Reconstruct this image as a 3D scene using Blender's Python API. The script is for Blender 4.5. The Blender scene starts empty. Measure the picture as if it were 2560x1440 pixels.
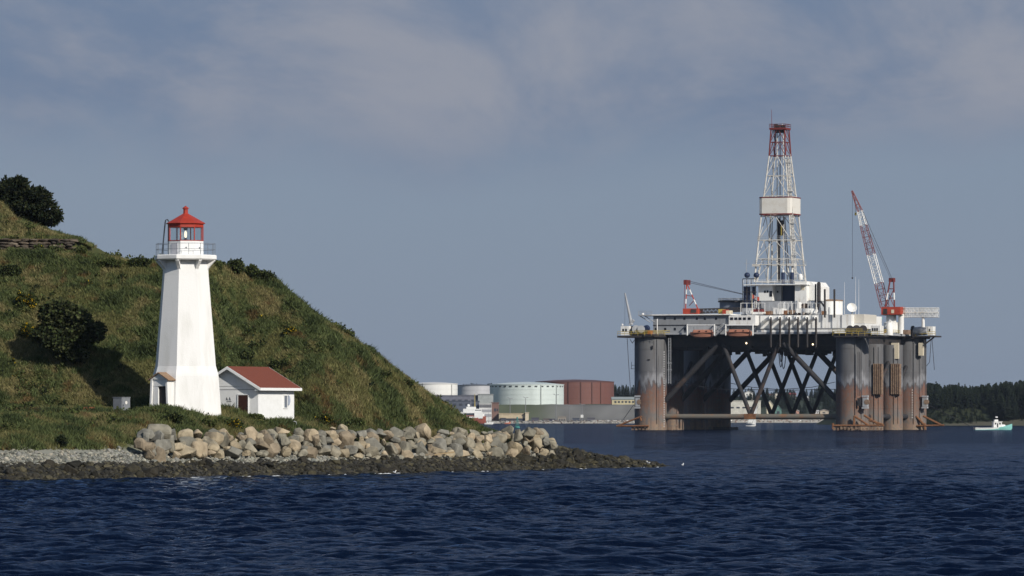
import bpy, bmesh, math, random
import numpy as np
from mathutils import Vector, Matrix

random.seed(7)
RNG = np.random.default_rng(11)
scene = bpy.context.scene
COL = scene.collection
R = math.radians

# ------------------------------------------------------------------ camera
F = 12400.0          # focal length in pixels of a 2560 wide frame
HY = 1037.0          # row of the horizon
CAMZ = 4.8           # eye height above the water
cam_data = bpy.data.cameras.new('camera')
cam_data.sensor_width = 36.0
cam_data.lens = 36.0 * F / 2560.0
cam_data.shift_y = (HY - 720.0) / 2560.0
cam_data.clip_start = 1.0
cam_data.clip_end = 60000.0
cam = bpy.data.objects.new('camera', cam_data)
cam.location = (0, 0, CAMZ)
cam.rotation_euler = (R(90), 0, 0)
COL.objects.link(cam)
scene.camera = cam

# ------------------------------------------------------------------ light
SUN_AZ, SUN_EL = 38.5, 30.0      # azimuth to the right of straight behind the camera, elevation
sdir = Vector((math.sin(R(SUN_AZ)) * math.cos(R(SUN_EL)), -math.cos(R(SUN_AZ)) * math.cos(R(SUN_EL)), math.sin(R(SUN_EL))))
sl = bpy.data.lights.new('sun', 'SUN')
sl.energy = 4.3
sl.angle = R(0.53)
sl.color = (1.0, 0.945, 0.86)
so = bpy.data.objects.new('sun', sl)
so.rotation_euler = (-sdir).to_track_quat('-Z', 'Y').to_euler()
so.location = (60, -60, 80)
COL.objects.link(so)

world = bpy.data.worlds.new('World')
scene.world = world
world.use_nodes = True
wn, wl = world.node_tree.nodes, world.node_tree.links
wn.clear()
def wnode(t, **kw):
    n = wn.new(t)
    for k, v in kw.items():
        setattr(n, k, v)
    return n
w_out = wnode('ShaderNodeOutputWorld')
w_bg = wnode('ShaderNodeBackground')
w_bg.inputs['Strength'].default_value = 0.10
sky = wnode('ShaderNodeTexSky', sky_type='NISHITA', sun_disc=False)
sky.sun_elevation = R(SUN_EL)
sky.sun_rotation = math.atan2(sdir.x, sdir.y)
sky.altitude = 0
sky.air_density = 1.0
sky.dust_density = 0.6
sky.ozone_density = 2.0
tc = wnode('ShaderNodeTexCoord')
sep = wnode('ShaderNodeSeparateXYZ')
wl.new(tc.outputs['Generated'], sep.inputs[0])
# a thin stratus veil over the whole sky: mutes the blue evenly
veil = wnode('ShaderNodeMix', data_type='RGBA', blend_type='MIX')
veil.inputs[7].default_value = (1.90, 2.46, 3.52, 1)
wl.new(sky.outputs[0], veil.inputs[6])
vf = wnode('ShaderNodeMapRange')          # the veil is haze low in the sky and thins out upwards
vf.interpolation_type = 'SMOOTHSTEP'
vf.inputs[1].default_value = 0.06
vf.inputs[2].default_value = 0.40
vf.inputs[3].default_value = 0.90
vf.inputs[4].default_value = 0.0
wl.new(sep.outputs[2], vf.inputs[0])
wl.new(vf.outputs[0], veil.inputs[0])
# cloud sheet: soft billows above the clear strip on the horizon
mp = wnode('ShaderNodeMapping')
mp.inputs['Location'].default_value = (4.765, 2.22, 3.08)
mp.inputs['Rotation'].default_value = (0, R(24), 0)
mp.inputs['Scale'].default_value = (1.0, 0.4, 1.9)
wl.new(tc.outputs['Generated'], mp.inputs[0])
n1 = wnode('ShaderNodeTexNoise')
n1.inputs['Scale'].default_value = 14.0
n1.inputs['Detail'].default_value = 6.0
n1.inputs['Roughness'].default_value = 0.6
n1.inputs['Distortion'].default_value = 0.35
wl.new(mp.outputs[0], n1.inputs[0])
r1 = wnode('ShaderNodeMapRange')
r1.interpolation_type = 'SMOOTHSTEP'
r1.inputs[1].default_value = 0.37
r1.inputs[2].default_value = 0.64
wl.new(n1.outputs[0], r1.inputs[0])
hz = wnode('ShaderNodeMapRange')
hz.interpolation_type = 'SMOOTHSTEP'
hz.inputs[1].default_value = 0.041
hz.inputs[2].default_value = 0.060
# warp the lower edge of the sheet
n2 = wnode('ShaderNodeTexNoise')
n2.inputs['Scale'].default_value = 9.0
n2.inputs['Detail'].default_value = 3.0
wl.new(tc.outputs['Generated'], n2.inputs[0])
ad = wnode('ShaderNodeMath', operation='MULTIPLY_ADD')
ad.inputs[1].default_value = 0.05
wl.new(n2.outputs[0], ad.inputs[0])
wl.new(sep.outputs[2], ad.inputs[2])
sb = wnode('ShaderNodeMath', operation='SUBTRACT')
sb.inputs[1].default_value = 0.025
wl.new(ad.outputs[0], sb.inputs[0])
wl.new(sb.outputs[0], hz.inputs[0])
top = wnode('ShaderNodeMapRange')         # the cloud bank ends well above the picture; clear sky higher up
top.interpolation_type = 'SMOOTHSTEP'
top.inputs[1].default_value = 0.14
top.inputs[2].default_value = 0.34
top.inputs[3].default_value = 1.0
top.inputs[4].default_value = 0.0
wl.new(sep.outputs[2], top.inputs[0])
hm = wnode('ShaderNodeMath', operation='MULTIPLY')
wl.new(hz.outputs[0], hm.inputs[0])
wl.new(top.outputs[0], hm.inputs[1])
fm = wnode('ShaderNodeMath', operation='MULTIPLY')
wl.new(r1.outputs[0], fm.inputs[0])
wl.new(hm.outputs[0], fm.inputs[1])
dark = wnode('ShaderNodeMix', data_type='RGBA', blend_type='MIX')
dark.inputs[7].default_value = (1.40, 1.96, 3.08, 1)
dm = wnode('ShaderNodeMath', operation='MULTIPLY')
dm.inputs[1].default_value = 0.75
wl.new(hm.outputs[0], dm.inputs[0])
wl.new(dm.outputs[0], dark.inputs[0])
wl.new(veil.outputs[2], dark.inputs[6])
cl = wnode('ShaderNodeMix', data_type='RGBA', blend_type='MIX')
cl.inputs[7].default_value = (2.88, 3.10, 3.72, 1)
wl.new(fm.outputs[0], cl.inputs[0])
wl.new(dark.outputs[2], cl.inputs[6])
wl.new(cl.outputs[2], w_bg.inputs[0])
wl.new(w_bg.outputs[0], w_out.inputs[0])

scene.view_settings.view_transform = 'Standard'
scene.view_settings.look = 'None'
scene.view_settings.exposure = 0.0
scene.view_settings.gamma = 1.0
scene.view_settings.use_curve_mapping = False
scene.cycles.max_bounces = 6
scene.cycles.diffuse_bounces = 2
scene.cycles.glossy_bounces = 3
scene.cycles.transmission_bounces = 4
scene.cycles.transparent_max_bounces = 8
scene.cycles.volume_bounces = 0
scene.cycles.caustics_reflective = False
scene.cycles.caustics_refractive = False

# ------------------------------------------------------------------ helpers
def srgb(r, g, b):
    def c(x):
        x /= 255.0
        return x / 12.92 if x <= 0.04045 else ((x + 0.055) / 1.055) ** 2.4
    return (c(r), c(g), c(b))

def at(px, py, d):
    """the point seen at a pixel of the photograph, d metres into the scene"""
    return Vector(((px - 1280.0) / F * d, d, CAMZ + (HY - py) / F * d))

def xat(px, d):
    return (px - 1280.0) / F * d

MATS = {}
def mat(name, col, rough=0.7, col2=None, scale=3.0, detail=4.0, lo=0.35, hi=0.65, bump=0.0, bscale=None, metal=0.0,
        vary=0.0, spec=0.35, stretch=None, emit=None, smudge=0.12):
    """principled material: base colour broken up by noise, optional second colour, bump and per-object variation"""
    if name in MATS:
        return MATS[name]
    m = bpy.data.materials.new(name)
    m.use_nodes = True
    nt = m.node_tree
    n, l = nt.nodes, nt.links
    b = n['Principled BSDF']
    b.inputs['Roughness'].default_value = rough
    b.inputs['Metallic'].default_value = metal
    b.inputs['Specular IOR Level'].default_value = spec
    tc = n.new('ShaderNodeTexCoord')
    mp = n.new('ShaderNodeMapping')
    l.new(tc.outputs['Object'], mp.inputs[0])
    if stretch:
        mp.inputs['Scale'].default_value = stretch
    nz = n.new('ShaderNodeTexNoise')
    nz.inputs['Scale'].default_value = scale
    nz.inputs['Detail'].default_value = detail
    nz.inputs['Roughness'].default_value = 0.6
    l.new(mp.outputs[0], nz.inputs[0])
    rg = n.new('ShaderNodeMapRange')
    rg.inputs[1].default_value = lo
    rg.inputs[2].default_value = hi
    l.new(nz.outputs[0], rg.inputs[0])
    mx = n.new('ShaderNodeMix')
    mx.data_type = 'RGBA'
    c2 = col2 if col2 else tuple(c * (1 - smudge) for c in col)
    mx.inputs[6].default_value = (*col, 1)
    mx.inputs[7].default_value = (*c2, 1)
    l.new(rg.outputs[0], mx.inputs[0])
    out = mx.outputs[2]
    if vary:
        oi = n.new('ShaderNodeObjectInfo')
        hs = n.new('ShaderNodeHueSaturation')
        r2 = n.new('ShaderNodeMapRange')
        r2.inputs[3].default_value = 1 - vary
        r2.inputs[4].default_value = 1 + vary
        l.new(oi.outputs['Random'], r2.inputs[0])
        l.new(r2.outputs[0], hs.inputs['Value'])
        l.new(out, hs.inputs['Color'])
        out = hs.outputs[0]
    l.new(out, b.inputs['Base Color'])
    if bump:
        nb = n.new('ShaderNodeTexNoise')
        nb.inputs['Scale'].default_value = bscale or scale * 4
        nb.inputs['Detail'].default_value = 5
        l.new(tc.outputs['Object'], nb.inputs[0])
        bp = n.new('ShaderNodeBump')
        bp.inputs['Strength'].default_value = bump
        bp.inputs['Distance'].default_value = 0.1
        l.new(nb.outputs[0], bp.inputs['Height'])
        l.new(bp.outputs[0], b.inputs['Normal'])
    if emit:
        b.inputs['Emission Color'].default_value = (*emit[:3], 1)
        b.inputs['Emission Strength'].default_value = emit[3]
    MATS[name] = m
    return m

class MB:
    """collects shapes into one mesh"""
    def __init__(self):
        self.v, self.f = [], []
    def add(self, vs, fs):
        o = len(self.v)
        self.v += [tuple(p) for p in vs]
        self.f += [tuple(i + o for i in f) for f in fs]
        return self
    def box(self, c, s, rz=0.0, ry=0.0):
        x, y, z = s[0] / 2, s[1] / 2, s[2] / 2
        m = Matrix.Rotation(rz, 3, 'Z') @ Matrix.Rotation(ry, 3, 'Y')
        c = Vector(c)
        vs = [c + m @ Vector(p) for p in ((-x, -y, -z), (x, -y, -z), (x, y, -z), (-x, y, -z), (-x, -y, z), (x, -y, z), (x, y, z), (-x, y, z))]
        return self.add(vs, [(0, 3, 2, 1), (4, 5, 6, 7), (0, 1, 5, 4), (1, 2, 6, 5), (2, 3, 7, 6), (3, 0, 4, 7)])
    def span(self, x0, x1, y0, y1, z0, z1):
        return self.box(((x0 + x1) / 2, (y0 + y1) / 2, (z0 + z1) / 2), (abs(x1 - x0), abs(y1 - y0), abs(z1 - z0)))
    def tube(self, p, q, r0, r1=None, n=6):
        p, q = Vector(p), Vector(q)
        r1 = r0 if r1 is None else r1
        d = (q - p)
        if d.length < 1e-6:
            return self
        d.normalize()
        a = d.orthogonal().normalized()
        b = d.cross(a)
        vs = []
        for c, r in ((p, r0), (q, r1)):
            for k in range(n):
                t = 2 * math.pi * (k + 0.5) / n
                vs.append(c + a * (r * math.cos(t)) + b * (r * math.sin(t)))
        fs = [(k, (k + 1) % n, n + (k + 1) % n, n + k) for k in range(n)]
        fs += [tuple(range(n - 1, -1, -1)), tuple(range(n, 2 * n))]
        return self.add(vs, fs)
    def path(self, pts, r, n=5):
        for a, b in zip(pts, pts[1:]):
            self.tube(a, b, r, n=n)
        return self
    def lathe(self, prof, n=16, c=(0, 0, 0), ph=0.0, caps=True):
        c = Vector(c)
        vs, fs = [], []
        for r, z in prof:
            for k in range(n):
                t = ph + 2 * math.pi * k / n
                vs.append(c + Vector((r * math.cos(t), r * math.sin(t), z)))
        m = len(prof)
        for i in range(m - 1):
            for k in range(n):
                k2 = (k + 1) % n
                fs.append((i * n + k, i * n + k2, (i + 1) * n + k2, (i + 1) * n + k))
        if caps:
            fs.append(tuple(range(n - 1, -1, -1)))
            fs.append(tuple(range((m - 1) * n, m * n)))
        return self.add(vs, fs)
    def prism(self, poly, axis, a0, a1):
        """extrude a polygon (pairs) along axis 0/1/2 from a0 to a1"""
        def mk(p, a):
            if axis == 0: return (a, p[0], p[1])
            if axis == 1: return (p[0], a, p[1])
            return (p[0], p[1], a)
        n = len(poly)
        vs = [mk(p, a0) for p in poly] + [mk(p, a1) for p in poly]
        fs = [(k, (k + 1) % n, n + (k + 1) % n, n + k) for k in range(n)]
        fs += [tuple(range(n - 1, -1, -1)), tuple(range(n, 2 * n))]
        return self.add(vs, fs)
    def hexa(self, p):
        return self.add(p, [(0, 3, 2, 1), (4, 5, 6, 7), (0, 1, 5, 4), (1, 2, 6, 5), (2, 3, 7, 6), (3, 0, 4, 7)])
    def ball(self, c, r, n=10, m=6, sz=None):
        sz = sz or (1, 1, 1)
        pr = []
        for i in range(m + 1):
            t = -math.pi / 2 + math.pi * i / m
            pr.append((max(r * math.cos(t), r * 0.02), r * math.sin(t)))
        o = len(self.v)
        self.lathe(pr, n)
        c = Vector(c)
        for k in range(o, len(self.v)):
            v = self.v[k]
            self.v[k] = (c.x + v[0] * sz[0], c.y + v[1] * sz[1], c.z + v[2] * sz[2])
        return self
    def lattice(self, p, q, w0, w1, n, rc, rd, up=(0, 0, 1), w0b=None, w1b=None, ends=True):
        """square truss from p to q, widths w0 -> w1 (b: the other way)"""
        p, q = Vector(p), Vector(q)
        d = (q - p).normalized()
        a = d.cross(Vector(up))
        if a.length < 1e-3: a = d.orthogonal()
        a.normalize(); b = a.cross(d).normalized()
        w0b = w0 if w0b is None else w0b
        w1b = w1 if w1b is None else w1b
        def ring(t):
            c = p.lerp(q, t)
            x, y = (w0 + (w1 - w0) * t) / 2, (w0b + (w1b - w0b) * t) / 2
            return [c - a * x - b * y, c + a * x - b * y, c + a * x + b * y, c - a * x + b * y]
        rs = [ring(i / n) for i in range(n + 1)]
        for k in range(4):
            self.tube(rs[0][k], rs[-1][k], rc, n=4)
        for i in range(n):
            for k in range(4):
                k2 = (k + 1) % 4
                if i % 2 == 0: self.tube(rs[i][k], rs[i + 1][k2], rd, n=3)
                else: self.tube(rs[i][k2], rs[i + 1][k], rd, n=3)
                if i > 0 or ends: self.tube(rs[i][k], rs[i][k2], rd, n=3)
        if ends:
            for k in range(4): self.tube(rs[-1][k], rs[-1][(k + 1) % 4], rd, n=3)
        return self
    def build(self, name, m=None, parent=None, smooth=None, loc=None):
        me = bpy.data.meshes.new(name)
        me.from_pydata(self.v, [], self.f)
        me.validate()
        if smooth is not None:
            me.shade_smooth()
            me.set_sharp_from_angle(angle=R(smooth))
        if m: me.materials.append(m)
        o = bpy.data.objects.new(name, me)
        COL.objects.link(o)
        if parent: o.parent = parent
        if loc is not None: o.location = loc
        return o

def np_mesh(name, verts, tris, m, parent=None, cols=None, quads=False, smooth=False):
    """fast mesh from numpy arrays, with an optional colour per vertex"""
    me = bpy.data.meshes.new(name)
    k = 4 if quads else 3
    nf = len(tris)
    me.vertices.add(len(verts)); me.loops.add(nf * k); me.polygons.add(nf)
    me.vertices.foreach_set('co', np.ascontiguousarray(verts, np.float32).ravel())
    me.polygons.foreach_set('loop_start', np.arange(0, nf * k, k, dtype=np.int32))
    me.polygons.foreach_set('loop_total', np.full(nf, k, np.int32))
    me.loops.foreach_set('vertex_index', np.ascontiguousarray(tris, np.int32).ravel())
    me.polygons.foreach_set('use_smooth', np.full(nf, smooth, bool))
    if cols is not None:
        a = me.color_attributes.new('tint', 'FLOAT_COLOR', 'POINT')
        c4 = np.ones((len(verts), 4), np.float32); c4[:, :3] = cols
        a.data.foreach_set('color', c4.ravel())
    me.update(calc_edges=True)
    if m: me.materials.append(m)
    o = bpy.data.objects.new(name, me)
    COL.objects.link(o)
    if parent: o.parent = parent
    return o

def tag(o, label=None, cat=None, group=None, kind=None):
    if label: o['label'] = label
    if cat: o['category'] = cat
    if group: o['group'] = group
    if kind: o['kind'] = kind
    return o

def empty(name, loc=(0, 0, 0), rz=0.0, parent=None):
    o = bpy.data.objects.new(name, None)
    o.empty_display_size = 0.5
    o.location = loc
    o.rotation_euler = (0, 0, rz)
    COL.objects.link(o)
    if parent: o.parent = parent
    return o

def thing(name, label, cat, loc=(0, 0, 0), rz=0.0, group=None):
    return tag(empty(name, loc, rz), label, cat, group)

def copy_tree(o, parent=None):
    c = o.copy()
    COL.objects.link(c)
    c.parent = parent
    for ch in [x for x in o.children]:
        copy_tree(ch, c)
    return c

# value noise on numpy arrays
_PERM = RNG.random((256, 256))
def vnoise(x, y):
    xi, yi = np.floor(x).astype(int), np.floor(y).astype(int)
    fx, fy = x - xi, y - yi
    fx, fy = fx * fx * (3 - 2 * fx), fy * fy * (3 - 2 * fy)
    g = lambda i, j: _PERM[(xi + i) % 256, (yi + j) % 256]
    return (g(0, 0) * (1 - fx) + g(1, 0) * fx) * (1 - fy) + (g(0, 1) * (1 - fx) + g(1, 1) * fx) * fy
def fbm(x, y, o=4):
    s, a, t = 0.0, 1.0, 0.0
    for k in range(o):
        s = s + a * vnoise(x * 2 ** k + 17.3 * k, y * 2 ** k + 5.1 * k); t += a; a *= 0.5
    return s / t

def tint_mat(name, rough=0.9, trans=0.0, spec=0.1):
    """colour comes from the mesh's own tint attribute (one colour per leaf, blade or stone)"""
    m = bpy.data.materials.new(name)
    m.use_nodes = True
    n, l = m.node_tree.nodes, m.node_tree.links
    b = n['Principled BSDF']
    b.inputs['Roughness'].default_value = rough
    b.inputs['Specular IOR Level'].default_value = spec
    a = n.new('ShaderNodeAttribute'); a.attribute_name = 'tint'
    l.new(a.outputs['Color'], b.inputs['Base Color'])
    if trans:
        t = n.new('ShaderNodeBsdfTranslucent')
        l.new(a.outputs['Color'], t.inputs['Color'])
        mx = n.new('ShaderNodeMixShader'); mx.inputs[0].default_value = trans
        l.new(b.outputs[0], mx.inputs[1]); l.new(t.outputs[0], mx.inputs[2])
        l.new(mx.outputs[0], n['Material Output'].inputs[0])
    return m
LEAF = tint_mat('foliage', trans=0.25)
# ------------------------------------------------------------------ water
def build_water():
    ys = [146.0]
    while ys[-1] < 9000:
        y = ys[-1]
        step = 0.17 if y < 290 else 0.17 + (y - 290) * 0.0040
        ys.append(y + step)
    ys = np.array([-9000.0, -2000, -300, 0, 90, 120, 135] + ys + [14000.0, 25000, 45000])
    core = np.linspace(-0.125, 0.125, 400)
    us = np.concatenate([[-30, -8, -2, -0.8, -0.4, -0.25, -0.16], core, [0.16, 0.25, 0.4, 0.8, 2, 8, 30]])
    Yg, Ug = np.meshgrid(ys, us, indexing='ij')
    X = Ug * np.maximum(np.abs(Yg), 300.0 * (np.abs(Ug) > 0.13) + 146 * (np.abs(Ug) <= 0.13))
    Y = Yg.copy()
    Z = np.zeros_like(X)
    dy = np.gradient(ys)[:, None] + 0 * X
    dx = np.maximum(np.abs(Yg), 146) * (core[1] - core[0])
    cell = np.maximum(dy, dx)
    gust = 0.60 + 0.8 * fbm(X / 26.0 + 50, Y / 60.0 + 9, 3)
    rs = np.random.default_rng(5)
    warps = [fbm(X / (5.0 * w) + w, Y / (5.0 * w), 2) for w in (1.2, 2.5, 6)]
    for k in range(64):
        lam = 0.55 * (6.0 / 0.55) ** ((k + rs.random()) / 64)
        th = rs.normal(R(-72), 0.55)              # wind blows towards the camera, a little across
        kx, ky = math.cos(th) * 2 * math.pi / lam, math.sin(th) * 2 * math.pi / lam
        slope = 0.052 * (1.0 if lam < 2.2 else (2.2 / lam) ** 0.7)
        a = slope * lam / (2 * math.pi)
        fade = np.clip((lam / cell - 2.2) / 1.5, 0, 1)
        ph = kx * X + ky * Y + rs.random() * 6.283 + 1.6 * (1 + k % 3) * warps[0 if lam < 1.7 else 1 if lam < 3.6 else 2]
        s = np.sin(ph)
        Z += a * fade * (s + 0.28 * np.cos(2 * ph)) * gust
    Z[np.abs(Ug) > 0.13] = 0
    Z[:7] = 0; Z[-3:] = 0
    ny, nx = X.shape
    verts = np.stack([X, Y, Z], -1).reshape(-1, 3)
    i = (np.arange(ny - 1)[:, None] * nx + np.arange(nx - 1)[None, :]).ravel()
    quads = np.stack([i, i + 1, i + nx + 1, i + nx], -1)
    m = bpy.data.materials.new('sea_water')
    m.use_nodes = True
    n, l = m.node_tree.nodes, m.node_tree.links
    tc = n.new('ShaderNodeTexCoord')
    # ripples too small for the mesh tilt the surface normal, at every distance alike
    ge = n.new('ShaderNodeNewGeometry')
    acc = ge.outputs['Normal']
    for sc, amp, det in ((0.15, 0.42, 2), (0.55, 0.60, 2), (2.4, 0.62, 2), (9.0, 0.35, 1)):
        mp = n.new('ShaderNodeMapping'); mp.inputs['Scale'].default_value = (0.75, 1.4, 1.0); mp.inputs['Rotation'].default_value = (0, 0, R(14))
        l.new(tc.outputs['Object'], mp.inputs[0])
        nz = n.new('ShaderNodeTexNoise'); nz.inputs['Scale'].default_value = sc; nz.inputs['Detail'].default_value = det
        l.new(mp.outputs[0], nz.inputs[0])
        sb = n.new('ShaderNodeVectorMath'); sb.operation = 'SUBTRACT'; sb.inputs[1].default_value = (0.5, 0.5, 0.5)
        l.new(nz.outputs['Color'], sb.inputs[0])
        ml = n.new('ShaderNodeVectorMath'); ml.operation = 'MULTIPLY'; ml.inputs[1].default_value = (amp * 0.7, amp, 0.0)
        l.new(sb.outputs[0], ml.inputs[0])
        ad = n.new('ShaderNodeVectorMath'); ad.operation = 'ADD'
        l.new(acc, ad.inputs[0]); l.new(ml.outputs[0], ad.inputs[1])
        acc = ad.outputs[0]
    prev = n.new('ShaderNodeVectorMath'); prev.operation = 'NORMALIZE'
    l.new(acc, prev.inputs[0])
    # body colour under a rough surface: unresolved wave faces keep the mean reflection well below that of a flat mirror
    n.remove(n['Principled BSDF'])
    df = n.new('ShaderNodeBsdfDiffuse'); df.inputs['Color'].default_value = (0.0015, 0.0045, 0.015, 1)
    gl = n.new('ShaderNodeBsdfGlossy'); gl.inputs['Color'].default_value = (0.58, 0.68, 0.86, 1); gl.inputs['Roughness'].default_value = 0.06
    fr = n.new('ShaderNodeFresnel'); fr.inputs['IOR'].default_value = 1.33
    sc = n.new('ShaderNodeMath'); sc.operation = 'MULTIPLY'; sc.inputs[1].default_value = 0.40
    mx = n.new('ShaderNodeMixShader')
    l.new(prev.outputs[0], df.inputs['Normal']); l.new(prev.outputs[0], gl.inputs['Normal']); l.new(prev.outputs[0], fr.inputs['Normal'])
    l.new(fr.outputs[0], sc.inputs[0]); l.new(sc.outputs[0], mx.inputs[0])
    l.new(df.outputs[0], mx.inputs[1]); l.new(gl.outputs[0], mx.inputs[2])
    l.new(mx.outputs[0], n['Material Output'].inputs[0])
    o = np_mesh('water', verts, quads, m, quads=True, smooth=True)
    tag(o, 'dark blue harbour water with short choppy waves', kind='structure')
build_water()

# ------------------------------------------------------------------ island
SH_X = [-90, -60, -36.5, -28.8, -20.9, -12.2, -2.7, 7.8, 15.4, 20]
SH_Y = [335, 345, 354, 365, 381, 397, 416, 441, 454, 462]
def shore(X): return np.interp(X, SH_X, SH_Y)
# ridge seen against the sky
HS_X = [-75, -39.3, -37.2, -36.4, -26.5, -23.05, -20.75, -19.05, -17.22, -15.2, -13.4, -11.15, -9.8, -8.46, -6.32, -4.38, -2.7, 0, 3.9, 6, 8, 12, 15.4, 18, 30]
HS_Z = [19.2, 19.0, 18.5, 18.1, 17.7, 17.3, 16.3, 14.9, 13.3, 12.2, 10.85, 9.15, 8.15, 7.15, 5.65, 4.35, 3.4, 2.5, 1.9, 1.5, 1.05, 0.5, -0.25, -1.5, -2]
UP_X = [-90, -60, -45.4, -44, -40.1, -38.4, -37.6, -37.0]
UP_Z = [34, 29, 23.6, 22.1, 20.6, 20.15, 19.9, 18.2]
def smin(a, b, k):
    h = np.clip(0.5 + 0.5 * (b - a) / k, 0, 1)
    return b * (1 - h) + a * h - k * h * (1 - h)
def ground(X, Y, rough=True):
    X = np.asarray(X, float); Y = np.asarray(Y, float)
    t = Y - shore(X)
    BT, BZ = [-30, -2, 0, 6, 9, 13, 16, 20, 26, 31, 80], [-4, -0.7, -0.12, 0.85, 1.25, 1.9, 3.0, 3.9, 4.95, 5.12, 6.5]
    bench = np.interp(t, BT, BZ)
    bench = bench - 0.35 * np.clip((-28.3 - X) / 2.0, 0, 1) * np.clip((t - 16) / 6, 0, 1)
    ridge = np.interp(X, HS_X, HS_Z)
    foot = np.maximum(404.8, shore(X) + 19.5) + 7.5 * np.exp(-((X + 21.3) / 4.2) ** 4)
    slope = np.interp(foot - shore(X), BT, BZ) + (Y - foot) * 0.57
    bank = np.where(Y > foot, smin(slope, ridge, 0.8), -9)
    z = np.maximum(np.minimum(bench, ridge), bank)
    # the far side of the spit and of the hill
    back = np.where(X < -4, np.interp(X, [-14, -4], [470, 462]), shore(X) + np.interp(X, [-4, 0, 4, 15.4], [50, 27, 20, 3]))
    z = np.minimum(z, (back - Y) * np.where(X < -4, 0.9, 0.38))
    # terrace above the stone wall and the mound behind it
    up = np.interp(X, UP_X, UP_Z)
    ter = np.where((Y > 430.6) & (X < -37.7), np.minimum(20.05 + np.maximum(Y - 433.5, 0) * 0.62, np.maximum(up, 20.05 * (X < -38.2))), -9)
    z = np.maximum(z, ter)
    if rough:
        hill = np.clip((z - 4.0) / 3, 0, 1)
        z = z + hill * ((fbm(X / 4.5, Y / 4.5, 3) - 0.5) * 1.1 + (fbm(X / 1.3 + 40, Y / 1.3, 2) - 0.5) * 0.35) * np.where(ter > 0, 0.35, 1)
    return z

def build_island():
    xs = np.arange(-88, 22.01, 0.45)
    yv = np.arange(332, 478.01, 0.45)
    Yg, Xg = np.meshgrid(yv, xs, indexing='ij')
    Z = ground(Xg, Yg)
    ny, nx = Xg.shape
    i = (np.arange(ny - 1)[:, None] * nx + np.arange(nx - 1)[None, :]).ravel()
    quads = np.stack([i, i + 1, i + nx + 1, i + nx], -1)
    t = (Yg - shore(Xg)) + (fbm(Xg / 2.2, Yg / 2.2, 3) - 0.5) * 5
    nz = fbm(Xg / 3.0 + 7, Yg / 3.0, 4)[..., None]
    grass = np.array([0.075, 0.072, 0.026]) * (1 - nz) * 1.2 + np.array([0.045, 0.062, 0.018]) * nz
    stone = np.array([0.20, 0.20, 0.17]) + 0 * nz
    weed = np.array([0.028, 0.026, 0.018]) + 0 * nz
    w1 = np.clip((t - 7.0) / 1.5, 0, 1)[..., None]
    w2 = np.clip((t - 14.0) / 2.0, 0, 1)[..., None]
    spit = np.clip((2.6 - Xg) / 1.5, 0, 1)[..., None]      # the end of the spit is all weed-covered rock
    w1 = w1 * spit; w2 = w2 * spit
    col = weed * (1 - w1) + stone * w1
    col = col * (1 - w2) + grass * w2
    m = tint_mat('island_ground', rough=0.95)
    o = np_mesh('hillside', np.stack([Xg, Yg, Z], -1).reshape(-1, 3), quads, m, cols=col.reshape(-1, 3), quads=True, smooth=True)
    tag(o, 'grassy island hillside sloping down to a stony shore', kind='structure')
build_island()

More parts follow.
